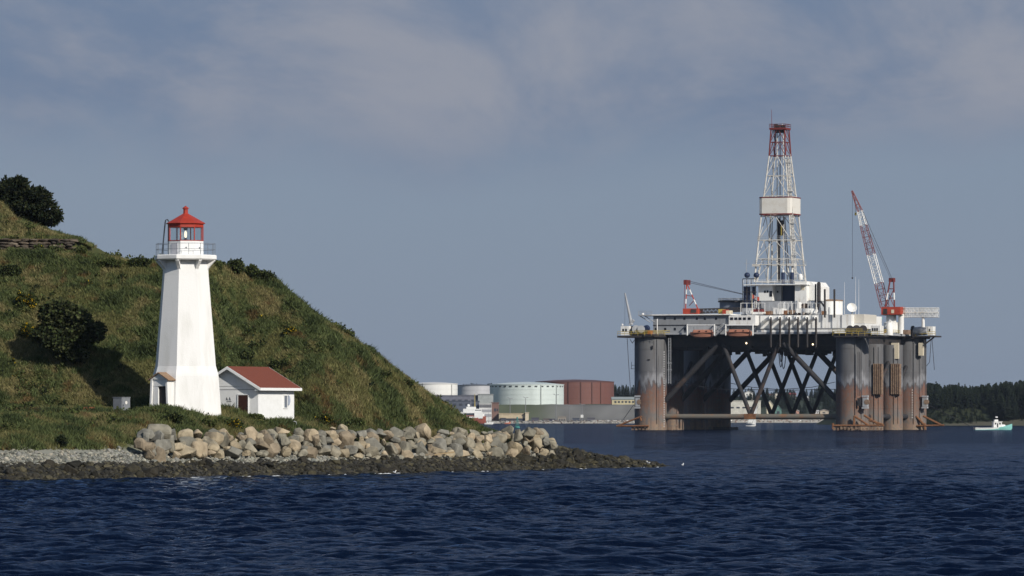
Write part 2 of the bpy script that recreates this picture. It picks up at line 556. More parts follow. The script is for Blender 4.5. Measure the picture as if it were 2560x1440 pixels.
# ------------------------------------------------------------------ grass
def cone_mask(X, Y):
    """True where the camera could look, with a wide margin"""
    return np.abs(X / Y) < 0.128
def make_grass():
    n = 560000
    rs = np.random.default_rng(21)
    X = rs.uniform(-58, 4, n); Y = rs.uniform(366, 448, n)
    t = Y - shore(X)
    lim = 14.2 + (fbm(X / 2.0 + 3, Y / 2.0, 3) - 0.5) * 4
    lim = np.where(X > xat(1390, 385), lim, lim)
    # left of the boulder bank the grass comes further down the beach
    lim = np.where(X < -29.8, lim - 3.0, lim)
    keep = (t > lim) & cone_mask(X, Y) & (ground(X, Y, False) > 2.2)
    # facing side only needs to be dense in front of the crest
    keep &= (Y < 438) | (X < -36.3)
    keep &= ~((np.abs(X - CABX - (Y - CABY) * CABX / CABY) < 0.95) & (Y < CABY + 1.0) & (Y > CABY - 4.5))
    # not inside the buildings
    keep &= ((X - LH[0]) ** 2 + (Y - LH[1]) ** 2 > 2.75 ** 2)
    hx, hy = X - HUT[0], Y - HUT[1]
    c, s = math.cos(HUT[2]), math.sin(HUT[2])
    keep &= ~((np.abs(hx * c + hy * s) < 2.85) & (np.abs(-hx * s + hy * c) < 3.05))
    X, Y = X[keep], Y[keep]
    Z = ground(X, Y)
    N = len(X)
    pat = 0.72 * fbm(X / 3.4 + 20, Y / 3.6 + 4, 4) + 0.28 * fbm(X / 0.6, Y / 0.8, 2)          # tussocks, herbs and bare straw in patches
    herb = 0.72 * fbm(X / 2.1 + 90, Y / 2.4 + 14, 4) + 0.28 * fbm(X / 0.45 + 9, Y / 0.6 + 3, 2)
    h = 0.13 + 0.24 * rs.random(N) + 0.40 * np.clip(herb - 0.52, 0, 1) * 3
    h *= np.where((Y - shore(X)) < 30, 1.1, 0.85)
    NB = 4
    straw = np.array([0.205, 0.175, 0.080]); olive = np.array([0.138, 0.134, 0.052]); green = np.array([0.086, 0.106, 0.040]); deep = np.array([0.034, 0.048, 0.020]); russet = np.array([0.13, 0.06, 0.028])
    w = np.clip((pat - 0.37) / 0.2, 0, 1)[:, None]
    col = straw * (1 - w) + olive * w
    w = np.clip((herb - 0.43) / 0.12, 0, 1)[:, None]
    col = col * (1 - w) + green * w
    w = np.clip((herb - 0.62) / 0.10, 0, 1)[:, None] * 0.8
    col = col * (1 - w) + deep * w
    rr = fbm(X / 1.1 + 200, Y / 1.6, 2)
    w = (np.clip((rr - 0.72) / 0.08, 0, 1) * 0.6)[:, None]
    col = col * (1 - w) + russet * w
    col = col * (0.78 + 0.8 * rs.random((N, 1)))
    base = np.repeat(np.stack([X, Y, Z - 0.05], -1), NB, 0)
    hh = np.repeat(h, NB) * (0.6 + 0.8 * rs.random(N * NB))
    cc = np.repeat(col, NB, 0) * (0.8 + 0.4 * rs.random((N * NB, 1)))
    az = rs.random(N * NB) * 6.283
    base[:, 0] += rs.normal(0, 0.14, N * NB); base[:, 1] += rs.normal(0, 0.14, N * NB)
    wd = 0.022 + 0.036 * rs.random(N * NB) + 0.05 * np.clip(np.repeat(herb, NB) - 0.5, 0, 1) * 4
    side = np.stack([np.cos(az), np.sin(az), 0 * az], -1) * wd[:, None]
    lean = np.stack([rs.normal(-0.1, 0.55, N * NB), rs.normal(-0.1, 0.5, N * NB), np.ones(N * NB)], -1) * hh[:, None]
    V = np.empty((N * NB, 3, 3), np.float32)
    V[:, 0] = base - side; V[:, 1] = base + side; V[:, 2] = base + lean
    tris = np.arange(N * NB * 3).reshape(-1, 3)
    o = np_mesh('grass', V.reshape(-1, 3), tris, LEAF, cols=np.repeat(cc, 3, 0))
    tag(o, 'rough olive and straw coloured grass and weeds covering the hillside', 'grass', kind='stuff')
    print('GRASS', N * NB, ((X > -13) & (X < -5)).sum(), ((X > -13) & (X < -5) & (Y<425)).sum())

CABX, CABY = xat(304, 397), 397.0
LH = (xat(464, 400), 400.0, 4.75)          # lighthouse foot
HUT = (xat(620, 407.5), 407.5, R(-28))     # hut centre and turn

# leaf clouds: clusters of small leaf faces spread through a set of ellipsoids
def leaf_cloud(blobs, n, size, cols, rs, shell=0.55, spiky=0.0, up=0.0, flat=1.0):
    """blobs: (x, y, z, rx, ry, rz); returns verts, tris, colours of n leaf triangles pairs"""
    bl = np.array(blobs, float)
    vol = bl[:, 3] * bl[:, 4] * bl[:, 5]
    pick = rs.choice(len(bl), n, p=vol ** 0.8 / (vol ** 0.8).sum())
    d = rs.normal(size=(n, 3)); d /= np.linalg.norm(d, axis=1, keepdims=True)
    r = shell + (1 - shell) * rs.random(n) ** 0.6
    lump = 0.62 + 0.66 * vnoise(d[:, 0] * 3 + 10 * pick, d[:, 2] * 3 + d[:, 1] * 2 + 50)
    P = bl[pick, :3] + d * (r * lump)[:, None] * bl[pick, 3:]
    out = d * bl[pick, 3:]; out /= np.linalg.norm(out, axis=1, keepdims=True)
    dirv = out * (0.5 + spiky) + rs.normal(size=(n, 3)) * 0.7 + np.array([0, 0, up])
    dirv /= np.linalg.norm(dirv, axis=1, keepdims=True)
    sd = np.cross(dirv, rs.normal(size=(n, 3))); sd /= np.linalg.norm(sd, axis=1, keepdims=True)
    ln = size * (0.6 + 0.9 * rs.random(n))[:, None]
    wd = ln * (0.42 if spiky < 0.5 else 0.24)
    V = np.empty((n, 4, 3), np.float32)
    V[:, 0] = P; V[:, 1] = P + dirv * ln * 0.5 + sd * wd; V[:, 2] = P + dirv * ln; V[:, 3] = P + dirv * ln * 0.5 - sd * wd
    C = np.array(cols)[rs.integers(0, len(cols), n)] * (0.65 + 0.7 * rs.random((n, 1)))
    Q = np.arange(n * 4).reshape(-1, 4)
    return V.reshape(-1, 3), Q, np.repeat(C, 4, 0)

BARK = mat('bark', (0.045, 0.036, 0.028), 0.9, (0.02, 0.016, 0.012), 6, bump=0.5)
def leafy(name, label, cat, base, blobs, n, size, cols, seed, limbs=(), trunk=None, group=None, **kw):
    """a tree or shrub: tapered trunk and limbs, and a crown of leaf faces; blobs relative to base"""
    rs = np.random.default_rng(seed)
    t = thing(name, label, cat, base, group=group)
    V, Q, C = leaf_cloud(blobs, n, size, cols, rs, **kw)
    np_mesh('crown', V, Q, LEAF, parent=t, cols=C, quads=True)
    b = MB()
    if trunk:
        b.tube((0, 0, -0.5), trunk[0], trunk[1], trunk[1] * 0.7, 7)
        for e, r in limbs:
            mid = Vector(trunk[0]).lerp(Vector(e), 0.5) + Vector((rs.normal(0, 0.15), rs.normal(0, 0.15), 0.1))
            b.tube(trunk[0], mid, r, r * 0.75, 5); b.tube(mid, e, r * 0.75, r * 0.25, 5)
    else:
        for k in range(5):
            q = blobs[k % len(blobs)]
            b.tube((0.1 * k - 0.2, 0, -0.3), (q[0], q[1], q[2]), 0.04, 0.015, 4)
    b.build('trunk' if trunk else 'stem', BARK, t)
    return t
# ------------------------------------------------------------------ lighthouse
WHITE = mat('white_painted_concrete', (0.80, 0.79, 0.76), 0.65, (0.62, 0.61, 0.56), 0.9, 8, 0.48, 0.85, bump=0.12, bscale=9, stretch=(1, 1, 0.25))
WHITE2 = mat('white_painted_wood', (0.80, 0.80, 0.78), 0.55, (0.73, 0.73, 0.70), 2.5, 5, 0.45, 0.75)
REDP = mat('red_lantern_paint', (0.41, 0.042, 0.021), 0.5, (0.31, 0.034, 0.018), 3, 4)
IRON = mat('dark_iron', (0.03, 0.035, 0.045), 0.6)
GALV = mat('galvanised_rail', (0.16, 0.18, 0.20), 0.5)
DARKDOOR = mat('dark_door', (0.018, 0.016, 0.018), 0.5)
def glass_mat(name, tint, gl):
    m = bpy.data.materials.new(name); m.use_nodes = True
    n, l = m.node_tree.nodes, m.node_tree.links
    n.remove(n['Principled BSDF'])
    a = n.new('ShaderNodeBsdfTransparent'); a.inputs[0].default_value = (*tint, 1)
    g = n.new('ShaderNodeBsdfGlossy'); g.inputs['Roughness'].default_value = 0.03
    x = n.new('ShaderNodeMixShader'); x.inputs[0].default_value = gl
    l.new(a.outputs[0], x.inputs[1]); l.new(g.outputs[0], x.inputs[2]); l.new(x.outputs[0], n['Material Output'].inputs[0])
    return m
GLASS = glass_mat('lantern_glass', (0.96, 0.98, 0.98), 0.07)

def build_lighthouse():
    t = thing('lighthouse', 'tall white octagonal lighthouse tower with a red lantern roof', 'lighthouse', LH)
    PH = R(-90 - 12.5)
    zp = lambda py: CAMZ + (HY - py) / 31.0 - LH[2]
    W = WHITE
    MB().lathe([(3.02, -0.8), (2.97, zp(1030)), (2.76, zp(940)), (2.72, zp(934)), (2.54, zp(916))], 8, ph=PH).build('plinth', W, t)
    MB().lathe([(2.535, zp(916)), (1.93, zp(690)), (1.86, zp(648))], 8, ph=PH).build('shaft', W, t)
    g = MB().lathe([(2.50, zp(651)), (2.60, zp(648)), (2.60, zp(640)), (2.52, zp(638))], 8, ph=PH).build('gallery', W, t)
    for k in range(8):                               # corner brackets under the gallery
        a = PH + k * math.pi / 4
        d = Vector((math.cos(a), math.sin(a), 0)); s = Vector((-d.y, d.x, 0)) * 0.13
        lo, hi = zp(672), zp(650.6)
        def P(r, z, sg): return d * r + s * sg + Vector((0, 0, z))
        rr = [(1.70, lo - 0.3), (1.93, lo), (2.08, lo + 0.20), (2.46, hi - 0.08), (2.46, hi), (1.70, hi)]
        v = [P(r, z, -1) for r, z in rr] + [P(r, z, 1) for r, z in rr]
        n = len(rr)
        f = [tuple(range(n - 1, -1, -1)), tuple(range(n, 2 * n))] + [(i, (i + 1) % n, n + (i + 1) % n, n + i) for i in range(n)]
        MB().add(v, f).build('bracket', W, t)
    # railing round the gallery
    posts = []
    for k in range(8):
        for j in (0, 0.5):
            a0, a1 = PH + k * math.pi / 4, PH + (k + 1) * math.pi / 4
            p = Vector((math.cos(a0), math.sin(a0), 0)).lerp(Vector((math.cos(a1), math.sin(a1), 0)), j) * 2.47
            posts.append(p)
    z0, z1 = zp(638.2), zp(610)
    for p in posts:
        MB().tube(p + Vector((0, 0, z0)), p + Vector((0, 0, z1 + 0.03)), 0.020, n=5).build('railing_post', GALV, t)
    for zz in (z1, (z0 * 0.5 + z1 * 0.5)):
        b = MB()
        for i in range(16):
            b.tube(posts[i] + Vector((0, 0, zz)), posts[(i + 1) % 16] + Vector((0, 0, zz)), 0.018, n=5)
        b.build('railing_rail', GALV, t)
    # lantern
    rl = 1.47
    d0, d1, d2, d3 = zp(638.3), zp(603), zp(568), zp(560)
    drum = MB().lathe([(rl + 0.02, d0), (rl + 0.02, d1)], 8, ph=PH).build('lantern_drum', WHITE2, t)
    # door of the drum on the left face, handle, and two vents
    am = R(-90 - 35); dm = Vector((math.cos(am), math.sin(am), 0)); sm = Vector((-dm.y, dm.x, 0))
    ap = (rl + 0.02) * math.cos(R(22.5))
    def facebox(mb, al, off, lat, z, w, h, th):
        d = Vector((math.cos(al), math.sin(al), 0))
        c = d * (off + th / 2) + Vector((-d.y, d.x, 0)) * lat + Vector((0, 0, z))
        return mb.box(c, (th, w, h), rz=al)
    facebox(MB(), am, ap, 0.0, (d0 + d1) / 2 - 0.08, 0.62, 0.88, 0.05).build('lantern_door', mat('lantern_door_paint', (0.52, 0.52, 0.55), 0.5), drum)
    for lat, al in ((-0.1, R(-90 + 10)), (0.05, R(-90 + 55))):
        facebox(MB(), al, ap, lat, (d0 + d1) / 2 + 0.02, 0.12, 0.09, 0.04).build('drum_vent', GALV, drum)
    sill = MB().lathe([(rl + 0.05, d1), (rl + 0.05, d1 + 0.05)], 8, ph=PH).build('lantern_sill', REDP, t)
    for k in range(8):
        a = PH + k * math.pi / 4
        c = Vector((math.cos(a), math.sin(a), 0)) * (rl - 0.02)
        MB().box(c + Vector((0, 0, (d1 + d2) / 2 + 0.02)), (0.075, 0.075, d2 - d1 - 0.06), rz=a).build('glazing_bar', REDP, t)
        a2 = a + math.pi / 8
        w = 2 * rl * math.sin(math.pi / 8) - 0.09
        MB().box(Vector((math.cos(a2), math.sin(a2), 0)) * (rl * math.cos(math.pi / 8) - 0.03) + Vector((0, 0, (d1 + d2) / 2 + 0.02)), (0.012, w, d2 - d1 - 0.10), rz=a2).build('pane', GLASS, t)
    MB().lathe([(rl + 0.03, d2 - 0.03), (rl + 0.03, d3 + 0.02)], 8, ph=PH).build('frieze', REDP, t)
    roof = MB().lathe([(rl + 0.17, d3), (rl + 0.18, d3 + 0.05), (0.33, zp(536)), (0.24, zp(534))], 8, ph=PH).build('roof', REDP, t)
    MB().lathe([(0.20, zp(535)), (0.19, zp(522.5)), (0.29, zp(521.5)), (0.25, zp(519.5)), (0.10, zp(516.5)), (0.03, zp(514.5))], 8, ph=PH).build('ventilator', REDP, roof)
    # lamp and pedestal inside
    MB().lathe([(0.22, d1 + 0.02), (0.22, d1 + 0.12), (0.09, d1 + 0.15), (0.09, d1 + 0.28)], 12).build('lamp_pedestal', IRON, t)
    pr = [(0.03, 0.0), (0.09, 0.1), (0.115, 0.3), (0.09, 0.50), (0.03, 0.60)]
    MB().lathe([(r, z + d1 + 0.24) for r, z in pr], 14).build('lens', mat('lit_lens', (0.9, 0.85, 0.75), 0.15, emit=(1.0, 0.86, 0.62, 1.6)), t, smooth=60)
    MB().lathe([(0.15, d1 + 0.88), (0.17, d1 + 1.02), (0.12, d1 + 1.08)], 12).build('lens_cap', IRON, t)
    # ladder on the left of the lantern
    b = MB()
    ld = Vector((math.cos(R(-90 - 78)), math.sin(R(-90 - 78)), 0)); ls = Vector((-ld.y, ld.x, 0)) * 0.21
    for sg in (-1, 1):
        pts = [ld * 1.92 + ls * sg + Vector((0, 0, d0)), ld * 1.66 + ls * sg + Vector((0, 0, d3 + 0.12)), ld * 1.62 + ls * sg + Vector((0, 0, d3 + 0.30)), ld * 1.48 + ls * sg + Vector((0, 0, d3 + 0.36)), ld * 1.36 + ls * sg + Vector((0, 0, d3 + 0.18))]
        b.path(pts, 0.028)
    for k in range(1, 10):
        q = (ld * 1.92).lerp(ld * 1.66, k / 10) + Vector((0, 0, d0 + (d3 + 0.12 - d0) * k / 10))
        b.tube(q - ls, q + ls, 0.018, n=4)
    b.build('ladder', IRON, t)
    # entrance porch on the left face
    ad = R(-90 - 35)
    po = empty('porch', (0, 0, 0), parent=t)
    po.rotation_euler = (0, 0, ad + R(90))            # local -Y looks out of the tower
    y0, y1 = -2.1, -3.42
    zb, ze, za = -0.6, zp(949), zp(934)
    hw = 0.86
    for sg in (-1, 1):
        MB().hexa([(sg * (hw + 0.06) - 0.09, y1, zb), (sg * (hw + 0.06) + 0.09, y1, zb), (sg * (hw + 0.06) + 0.09, y0, zb), (sg * (hw + 0.06) - 0.09, y0, zb),
                   (sg * (hw - 0.1) - 0.09, y1, ze), (sg * (hw - 0.1) + 0.09, y1, ze), (sg * (hw - 0.1) + 0.09, y0, ze), (sg * (hw - 0.1) - 0.09, y0, ze)]).build('porch_wall', WHITE, po)
    MB().prism([(-hw, ze + 0.003), (hw, ze + 0.003), (0, za)], 1, y1 + 0.02, y0).build('porch_gable', WHITE, po)
    b = MB()
    for sg in (-1, 1):
        b.hexa([(sg * 1.06, y1 - 0.12, ze - 0.09), (0, y1 - 0.12, za + 0.02), (0, y0 + 0.1, za + 0.02), (sg * 1.06, y0 + 0.1, ze - 0.09),
                (sg * 1.06, y1 - 0.12, ze - 0.01), (0, y1 - 0.12, za + 0.10), (0, y0 + 0.1, za + 0.10), (sg * 1.06, y0 + 0.1, ze - 0.01)])
    b.build('porch_roof', mat('old_porch_shingles', (0.22, 0.12, 0.07), 0.9, (0.30, 0.22, 0.14), 9), po)
    MB().box((0, y1 + 0.16, (zp(966) + ze) / 2), (1.5, 0.12, ze - zp(966))).build('porch_lintel', WHITE, po)
    MB().box((-0.42, y1 + 0.19, (zb + zp(966)) / 2), (0.5, 0.14, zp(966) - zb)).build('porch_panel', WHITE, po)
    MB().box((0.20, y1 + 0.33, (zb + zp(966)) / 2), (0.86, 0.06, zp(966) - zb)).build('porch_door', DARKDOOR, po)
build_lighthouse()

# ------------------------------------------------------------------ hut
def build_hut():
    t = thing('hut', 'small white hut with a red gabled roof and brown door beside the lighthouse', 'hut', (HUT[0], HUT[1], 4.55), HUT[2])
    W, L = 5.4, 5.75
    e, r = 2.62, 4.12      # eave and ridge height above the floor
    w = WHITE2
    MB().span(W / 2 - 0.16, W / 2, -L / 2, L / 2, -0.5, e).build('side_wall', w, t)
    MB().span(-W / 2, -W / 2 + 0.16, -L / 2, L / 2, -0.5, e).build('side_wall', w, t)
    cl = WHITE2
    for y0, y1 in ((-L / 2, -L / 2 + 0.16), (L / 2 - 0.16, L / 2)):
        MB().span(-W / 2 + 0.163, W / 2 - 0.163, y0 + 0.003, y1 - 0.003, -0.5, e - 0.06).build('end_wall', cl, t)
        MB().prism([(-W / 2 - 0.05, e - 0.04), (W / 2 + 0.05, e - 0.04), (0, r - 0.03)], 1, y0 - 0.02, y1).build('gable', cl, t)
    # roof planes, red asphalt
    RED = mat('red_asphalt_shingle', (0.205, 0.056, 0.031), 0.9, (0.14, 0.040, 0.024), 16, 3, bump=0.4, bscale=30)
    oh = 0.40
    sl = (r - e) / (W / 2)
    for sg in (-1, 1):
        xe = sg * (W / 2 + oh); ze = e - sl * oh
        p = [(0, -L / 2 - oh, r + 0.003), (xe, -L / 2 - oh, ze + 0.003), (xe, L / 2 + oh, ze + 0.003), (0, L / 2 + oh, r + 0.003)]
        MB().hexa(p + [(x, y, z + 0.09) for x, y, z in p]).build('roof', RED, t)
        # white barge boards and fascia
        for ys in (-L / 2 - oh - 0.035, L / 2 + oh + 0.035):
            q = [(0, ys - 0.03, r - 0.16), (xe, ys - 0.03, ze - 0.16), (xe, ys + 0.03, ze - 0.16), (0, ys + 0.03, r - 0.16)]
            MB().hexa(q + [(x, y, z + 0.24) for x, y, z in q]).build('barge_board', WHITE2, t)
        MB().box((xe + sg * 0.04, 0, ze - 0.06), (0.10, L + 2 * oh + 0.12, 0.22)).build('gutter', WHITE2, t)
        q = [(sg * (W / 2 - 0.1), -L / 2 - oh, ze - 0.17), (xe - sg * 0.02, -L / 2 - oh, ze - 0.17), (xe - sg * 0.02, L / 2 + oh, ze - 0.17), (sg * (W / 2 - 0.1), L / 2 + oh, ze - 0.17)]
        MB().hexa(q + [(x, y, z + 0.05) for x, y, z in q]).build('soffit', WHITE2, t)
    yf = -L / 2
    MB().box((-0.1, yf - 0.0, e - 0.30), (W - 0.34, 0.03, 0.07)).build('wall_trim', mat('grey_trim', (0.42, 0.42, 0.42), 0.7), t)
    d = MB().box((1.28, yf - 0.012, 0.82), (0.92, 0.06, 2.05)).build('door', mat('brown_door', (0.050, 0.020, 0.014), 0.5, (0.035, 0.013, 0.01), 8), t)
    MB().ball((1.64, yf - 0.06, 0.80), 0.045, 8, 4).build('handle', IRON, d)
    f = MB()
    f.box((0.78, yf - 0.02, 0.85), (0.07, 0.08, 2.15)); f.box((1.78, yf - 0.02, 0.85), (0.07, 0.08, 2.15)); f.box((1.28, yf - 0.02, 1.895), (1.07, 0.08, 0.07))
    f.build('door_frame', WHITE2, d)
    # dark painted emblem left of the door: two peaks over a bar
    b = MB()
    y = yf - 0.004
    for x0, h in ((-0.38, 0.28), (-0.10, 0.30)):
        b.prism([(x0, 1.42), (x0 + 0.10, 1.42 + h), (x0 + 0.20, 1.42), (x0 + 0.13, 1.42), (x0 + 0.10, 1.42 + h * 0.55), (x0 + 0.05, 1.42)], 1, y - 0.008, y)
    b.span(-0.30, 0.16, y - 0.009, y - 0.001, 1.30, 1.35)
    b.build('wall_emblem', IRON, t)
    # window on the sunny wall, with a grey curved hood on its right
    xw = W / 2
    wi = MB().box((xw + 0.0, 1.45, 1.33), (0.05, 0.50, 1.0)).build('window', mat('hut_window', (0.16, 0.18, 0.21), 0.15, spec=0.6), t)
    b = MB()
    b.box((xw + 0.02, 1.45, 0.80), (0.10, 0.66, 0.07)); b.box((xw + 0.02, 1.45, 1.86), (0.10, 0.66, 0.07)); b.box((xw + 0.02, 1.175, 1.33), (0.08, 0.06, 1.0)); b.box((xw + 0.02, 1.725, 1.33), (0.08, 0.06, 1.0))
    b.build('window_frame', WHITE2, wi)
    b = MB()
    arc = [(1.76 + 0.28 * math.sin(a), 1.02 + 0.42 * (1 - math.cos(a)) * 1.0) for a in np.linspace(0, math.pi, 9)]
    b.prism(arc, 0, xw + 0.003, xw + 0.14)
    b.build('vent_hood', mat('grey_hood', (0.36, 0.40, 0.48), 0.4), t)
build_hut()

def hit(px, py, y0=352.0, y1=450.0):
    """where the sight line through a pixel meets the island"""
    ys = np.arange(y0, y1, 0.05)
    X = (px - 1280.0) / F * ys; Z = CAMZ + (HY - py) / F * ys
    g = ground(X, ys) - Z
    k = int(np.argmax(g > 0)) if (g > 0).any() else len(ys) - 1
    return Vector((X[k], ys[k], float(ground(X[k], ys[k]))))

# ------------------------------------------------------------------ cabinet
def build_cabinet():
    p = Vector((CABX, CABY, 5.08))
    p.z = CAMZ + (HY - 1029) / F * CABY
    t = thing('utility_cabinet', 'grey metal utility cabinet in the grass left of the lighthouse', 'cabinet', p, R(-33))
    g = mat('cabinet_grey', (0.20, 0.21, 0.225), 0.5, smudge=0.2)
    body = MB().box((0, 0, 0.45), (0.85, 1.12, 1.35)).build('body', g, t)
    MB().box((0, 0, 1.145), (0.93, 1.20, 0.05)).build('lid', g, t)
    dr = MB().box((0.435, 0, 0.47), (0.03, 1.0, 1.18)).build('door', g, t)
    MB().tube((0.452, 0.02, 0.72), (0.462, 0.02, 0.72), 0.14, n=14).build('sticker', mat('white_sticker', (0.75, 0.72, 0.66), 0.5), dr)
    MB().box((0.47, -0.40, 0.5), (0.04, 0.03, 0.16)).build('handle', IRON, dr)
build_cabinet()

# ------------------------------------------------------------------ trees and shrubs
DARKG = [(0.016, 0.026, 0.013), (0.024, 0.034, 0.015), (0.036, 0.044, 0.018), (0.012, 0.017, 0.010)]
MIDG = [(0.065, 0.085, 0.027), (0.082, 0.10, 0.032), (0.052, 0.068, 0.024), (0.11, 0.115, 0.04)]
GOLD = [(0.035, 0.050, 0.016), (0.045, 0.060, 0.018), (0.45, 0.30, 0.015), (0.05, 0.06, 0.018), (0.03, 0.045, 0.015), (0.06, 0.07, 0.02)]

def build_trees():
    # wind-bent evergreen on the mound: crown trails to the right
    c = at(40, 520, 441)
    base = Vector((c.x - 0.3, 441, float(ground(c.x - 0.3, 441))))
    def rel(px, py, dy, rx, rz, ry=1.5):
        q = at(px, py, 441) - base
        return (q.x, q.y + dy, q.z, rx, ry, rz)
    bl = [rel(30, 480, 0, 1.5, 1.25), rel(0, 500, 0.3, 1.5, 1.4), rel(75, 505, -0.3, 1.5, 1.25), rel(110, 525, 0, 1.25, 1.0), rel(120, 548, 0.2, 1.05, 0.55),
          rel(60, 540, 0.4, 1.8, 0.9), rel(45, 457, 0.1, 0.7, 0.55), rel(95, 492, 0, 1.1, 0.8), rel(-30, 520, 0, 1.8, 1.6), rel(138, 542, 0, 0.55, 0.5), rel(20, 545, 0, 1.6, 0.9)]
    leafy('evergreen_tree', 'dark wind-bent evergreen against the sky on the mound top', 'tree', base, bl, 17000, 0.32, DARKG + [(0.05, 0.055, 0.025)], 3,
          limbs=[((1.5, 0, bl[2][2]), 0.12), ((-1.2, 0.3, bl[1][2]), 0.12), ((2.8, 0, bl[3][2] - 0.2), 0.10), ((0.3, 0, bl[0][2] + 0.5), 0.10)],
          trunk=((0.3, 0, bl[5][2] - 0.4), 0.22), shell=0.5, spiky=1.1, up=0.1)
    # dark round tree half way up the slope
    b = hit(178, 915)
    s = F / b.y
    def rel2(px, py, dy, rx, rz, ry=1.3):
        return ((px - 178) / s, dy, (915 - py) / s, rx, ry, rz)
    bl = [rel2(140, 800, 0, 1.5, 1.5), rel2(205, 830, 0, 1.4, 1.3), rel2(160, 855, -0.3, 1.7, 1.1), rel2(110, 835, 0.2, 1.0, 0.8), rel2(245, 828, 0, 0.65, 0.75), rel2(150, 770, 0.2, 1.3, 0.75),
          rel2(185, 885, -0.2, 1.0, 0.7), rel2(190, 790, 0, 1.0, 0.9)]
    leafy('dark_tree', 'round dark tree leaning on the slope left of the lighthouse', 'tree', b, bl, 12000, 0.24, DARKG[1:3] + MIDG[:1] + [(0.075, 0.082, 0.034), (0.06, 0.066, 0.028), (0.045, 0.052, 0.022)], 4,
          limbs=[((-1.1, 0, 3.2), 0.10), ((0.8, 0, 2.8), 0.10), ((1.7, 0, 2.6), 0.07), ((-0.4, 0, 4.2), 0.08)], trunk=((0.0, 0, 1.1), 0.16), shell=0.45)
build_trees()

SHRUBS = [  # px, py of the foot, width and height in metres, colours, label
    (580, 682, 1.9, 1.25, DARKG + MIDG, 'dark bushy shrub on the crest just right of the lighthouse gallery'),
    (622, 690, 1.4, 1.1, MIDG, 'green shrub on the crest between the dark bush and the brow'),
    (655, 702, 2.0, 0.95, DARKG + MIDG, 'low dark shrub at the brow where the hill starts to fall'),
    (545, 676, 1.3, 0.95, MIDG, 'green shrub on the crest touching the lighthouse shaft'),
    (205, 638, 0.9, 0.8, MIDG, 'small shrub at the end of the stone wall'),
    (350, 668, 2.6, 0.8, MIDG + DARKG, 'wide shrub on the crest just left of the lighthouse gallery'),
    (270, 668, 2.4, 0.8, MIDG, 'wide green shrub on the crest midway between wall and lighthouse'),
    (65, 770, 1.7, 1.4, GOLD, 'yellow-flowering bush high on the slope at the far left'),
    (75, 845, 1.5, 1.3, GOLD, 'yellow-flowering bush right above the dark slope tree'),
    (20, 690, 2.4, 1.0, MIDG + DARKG, 'dark green shrub below the stone wall at the left edge'),
    (720, 838, 1.3, 0.75, GOLD, 'small yellow-flowering bush on the hillside above the hut roof'),
    (700, 925, 1.6, 0.9, MIDG + DARKG, 'dark shrub behind the hut roof ridge'),
    (620, 905, 1.5, 0.8, DARKG + MIDG, 'low dark shrub between lighthouse and hut roof'),
    (430, 1062, 1.6, 1.0, DARKG + MIDG, 'dark shrub on the bank below the lighthouse porch'),
    (580, 1072, 1.3, 0.9, GOLD, 'yellow-flecked bush on the bank below the hut door'),
    (520, 1070, 1.5, 0.7, MIDG, 'green bush on the bank below the lighthouse foot'),
    (640, 1055, 1.7, 0.7, MIDG, 'green bush on the bank below the hut corner'),
    (800, 1058, 2.2, 0.8, GOLD + MIDG, 'goldenrod clump on the bank right of the hut'),
    (880, 1065, 2.2, 0.7, MIDG, 'bright green clump on the bank above the boulders'),
    (960, 945, 1.2, 0.6, DARKG + MIDG, 'dark shrub on the falling ridge of the hill'),
    (1020, 965, 1.0, 0.55, DARKG + MIDG, 'small dark shrub low on the ridge near the oil tanks'),
    (150, 1118, 1.2, 0.9, DARKG, 'dark leafy clump above the cobble beach'),
]
for k, (px, py, w, h, cols, lab) in enumerate(SHRUBS):
    b = hit(px, py)
    rs = np.random.default_rng(100 + k)
    bl = [(rs.uniform(-0.32, 0.32) * w, rs.uniform(-0.3, 0.3), h * rs.uniform(0.3, 0.55), w * rs.uniform(0.2, 0.34), 0.45, h * rs.uniform(0.35, 0.5)) for _ in range(5)]
    leafy('shrub', lab, 'shrub', b, bl, int(700 * w * max(h, 0.8)), 0.15, cols, 200 + k, shell=0.4, up=0.5, spiky=0.3)

def build_undergrowth():
    """low weeds and brambles that nobody could count"""
    rs = np.random.default_rng(77)
    n = 2000
    X = rs.uniform(-56, 0, n); Y = rs.uniform(372, 437, n)
    herb = fbm(X / 1.5 + 90, Y / 2.0 + 14, 3)
    t = Y - shore(X)
    k = (herb > 0.53) & (t > 16.5) & cone_mask(X, Y) & ((X - LH[0]) ** 2 + (Y - LH[1]) ** 2 > 3.6 ** 2) & ((X - HUT[0]) ** 2 + (Y - HUT[1]) ** 2 > 4.6 ** 2)
    X, Y = X[k], Y[k]
    Z = ground(X, Y)
    k = Z > 2.6
    X, Y, Z = X[k], Y[k], Z[k]
    Vs, Qs, Cs, o = [], [], [], 0
    for x, y, z in zip(X, Y, Z):
        w = rs.uniform(0.35, 0.9); h = rs.uniform(0.25, 0.55)
        cols = [MIDG, DARKG + MIDG, GOLD + MIDG + MIDG][rs.choice(3, p=[0.62, 0.31, 0.07])]
        V, Q, C = leaf_cloud([(x, y, z + h * 0.4, w * 0.6, w * 0.5, h)], int(60 * w + 30), 0.17, cols, rs, shell=0.35, up=0.5, spiky=0.2)
        Vs.append(V); Qs.append(Q + o); Cs.append(C); o += len(V)
    m = np_mesh('undergrowth', np.concatenate(Vs), np.concatenate(Qs), LEAF, cols=np.concatenate(Cs), quads=True)
    tag(m, 'low green weeds and brambles scattered over the slope', 'undergrowth', kind='stuff')
build_undergrowth()
make_grass()

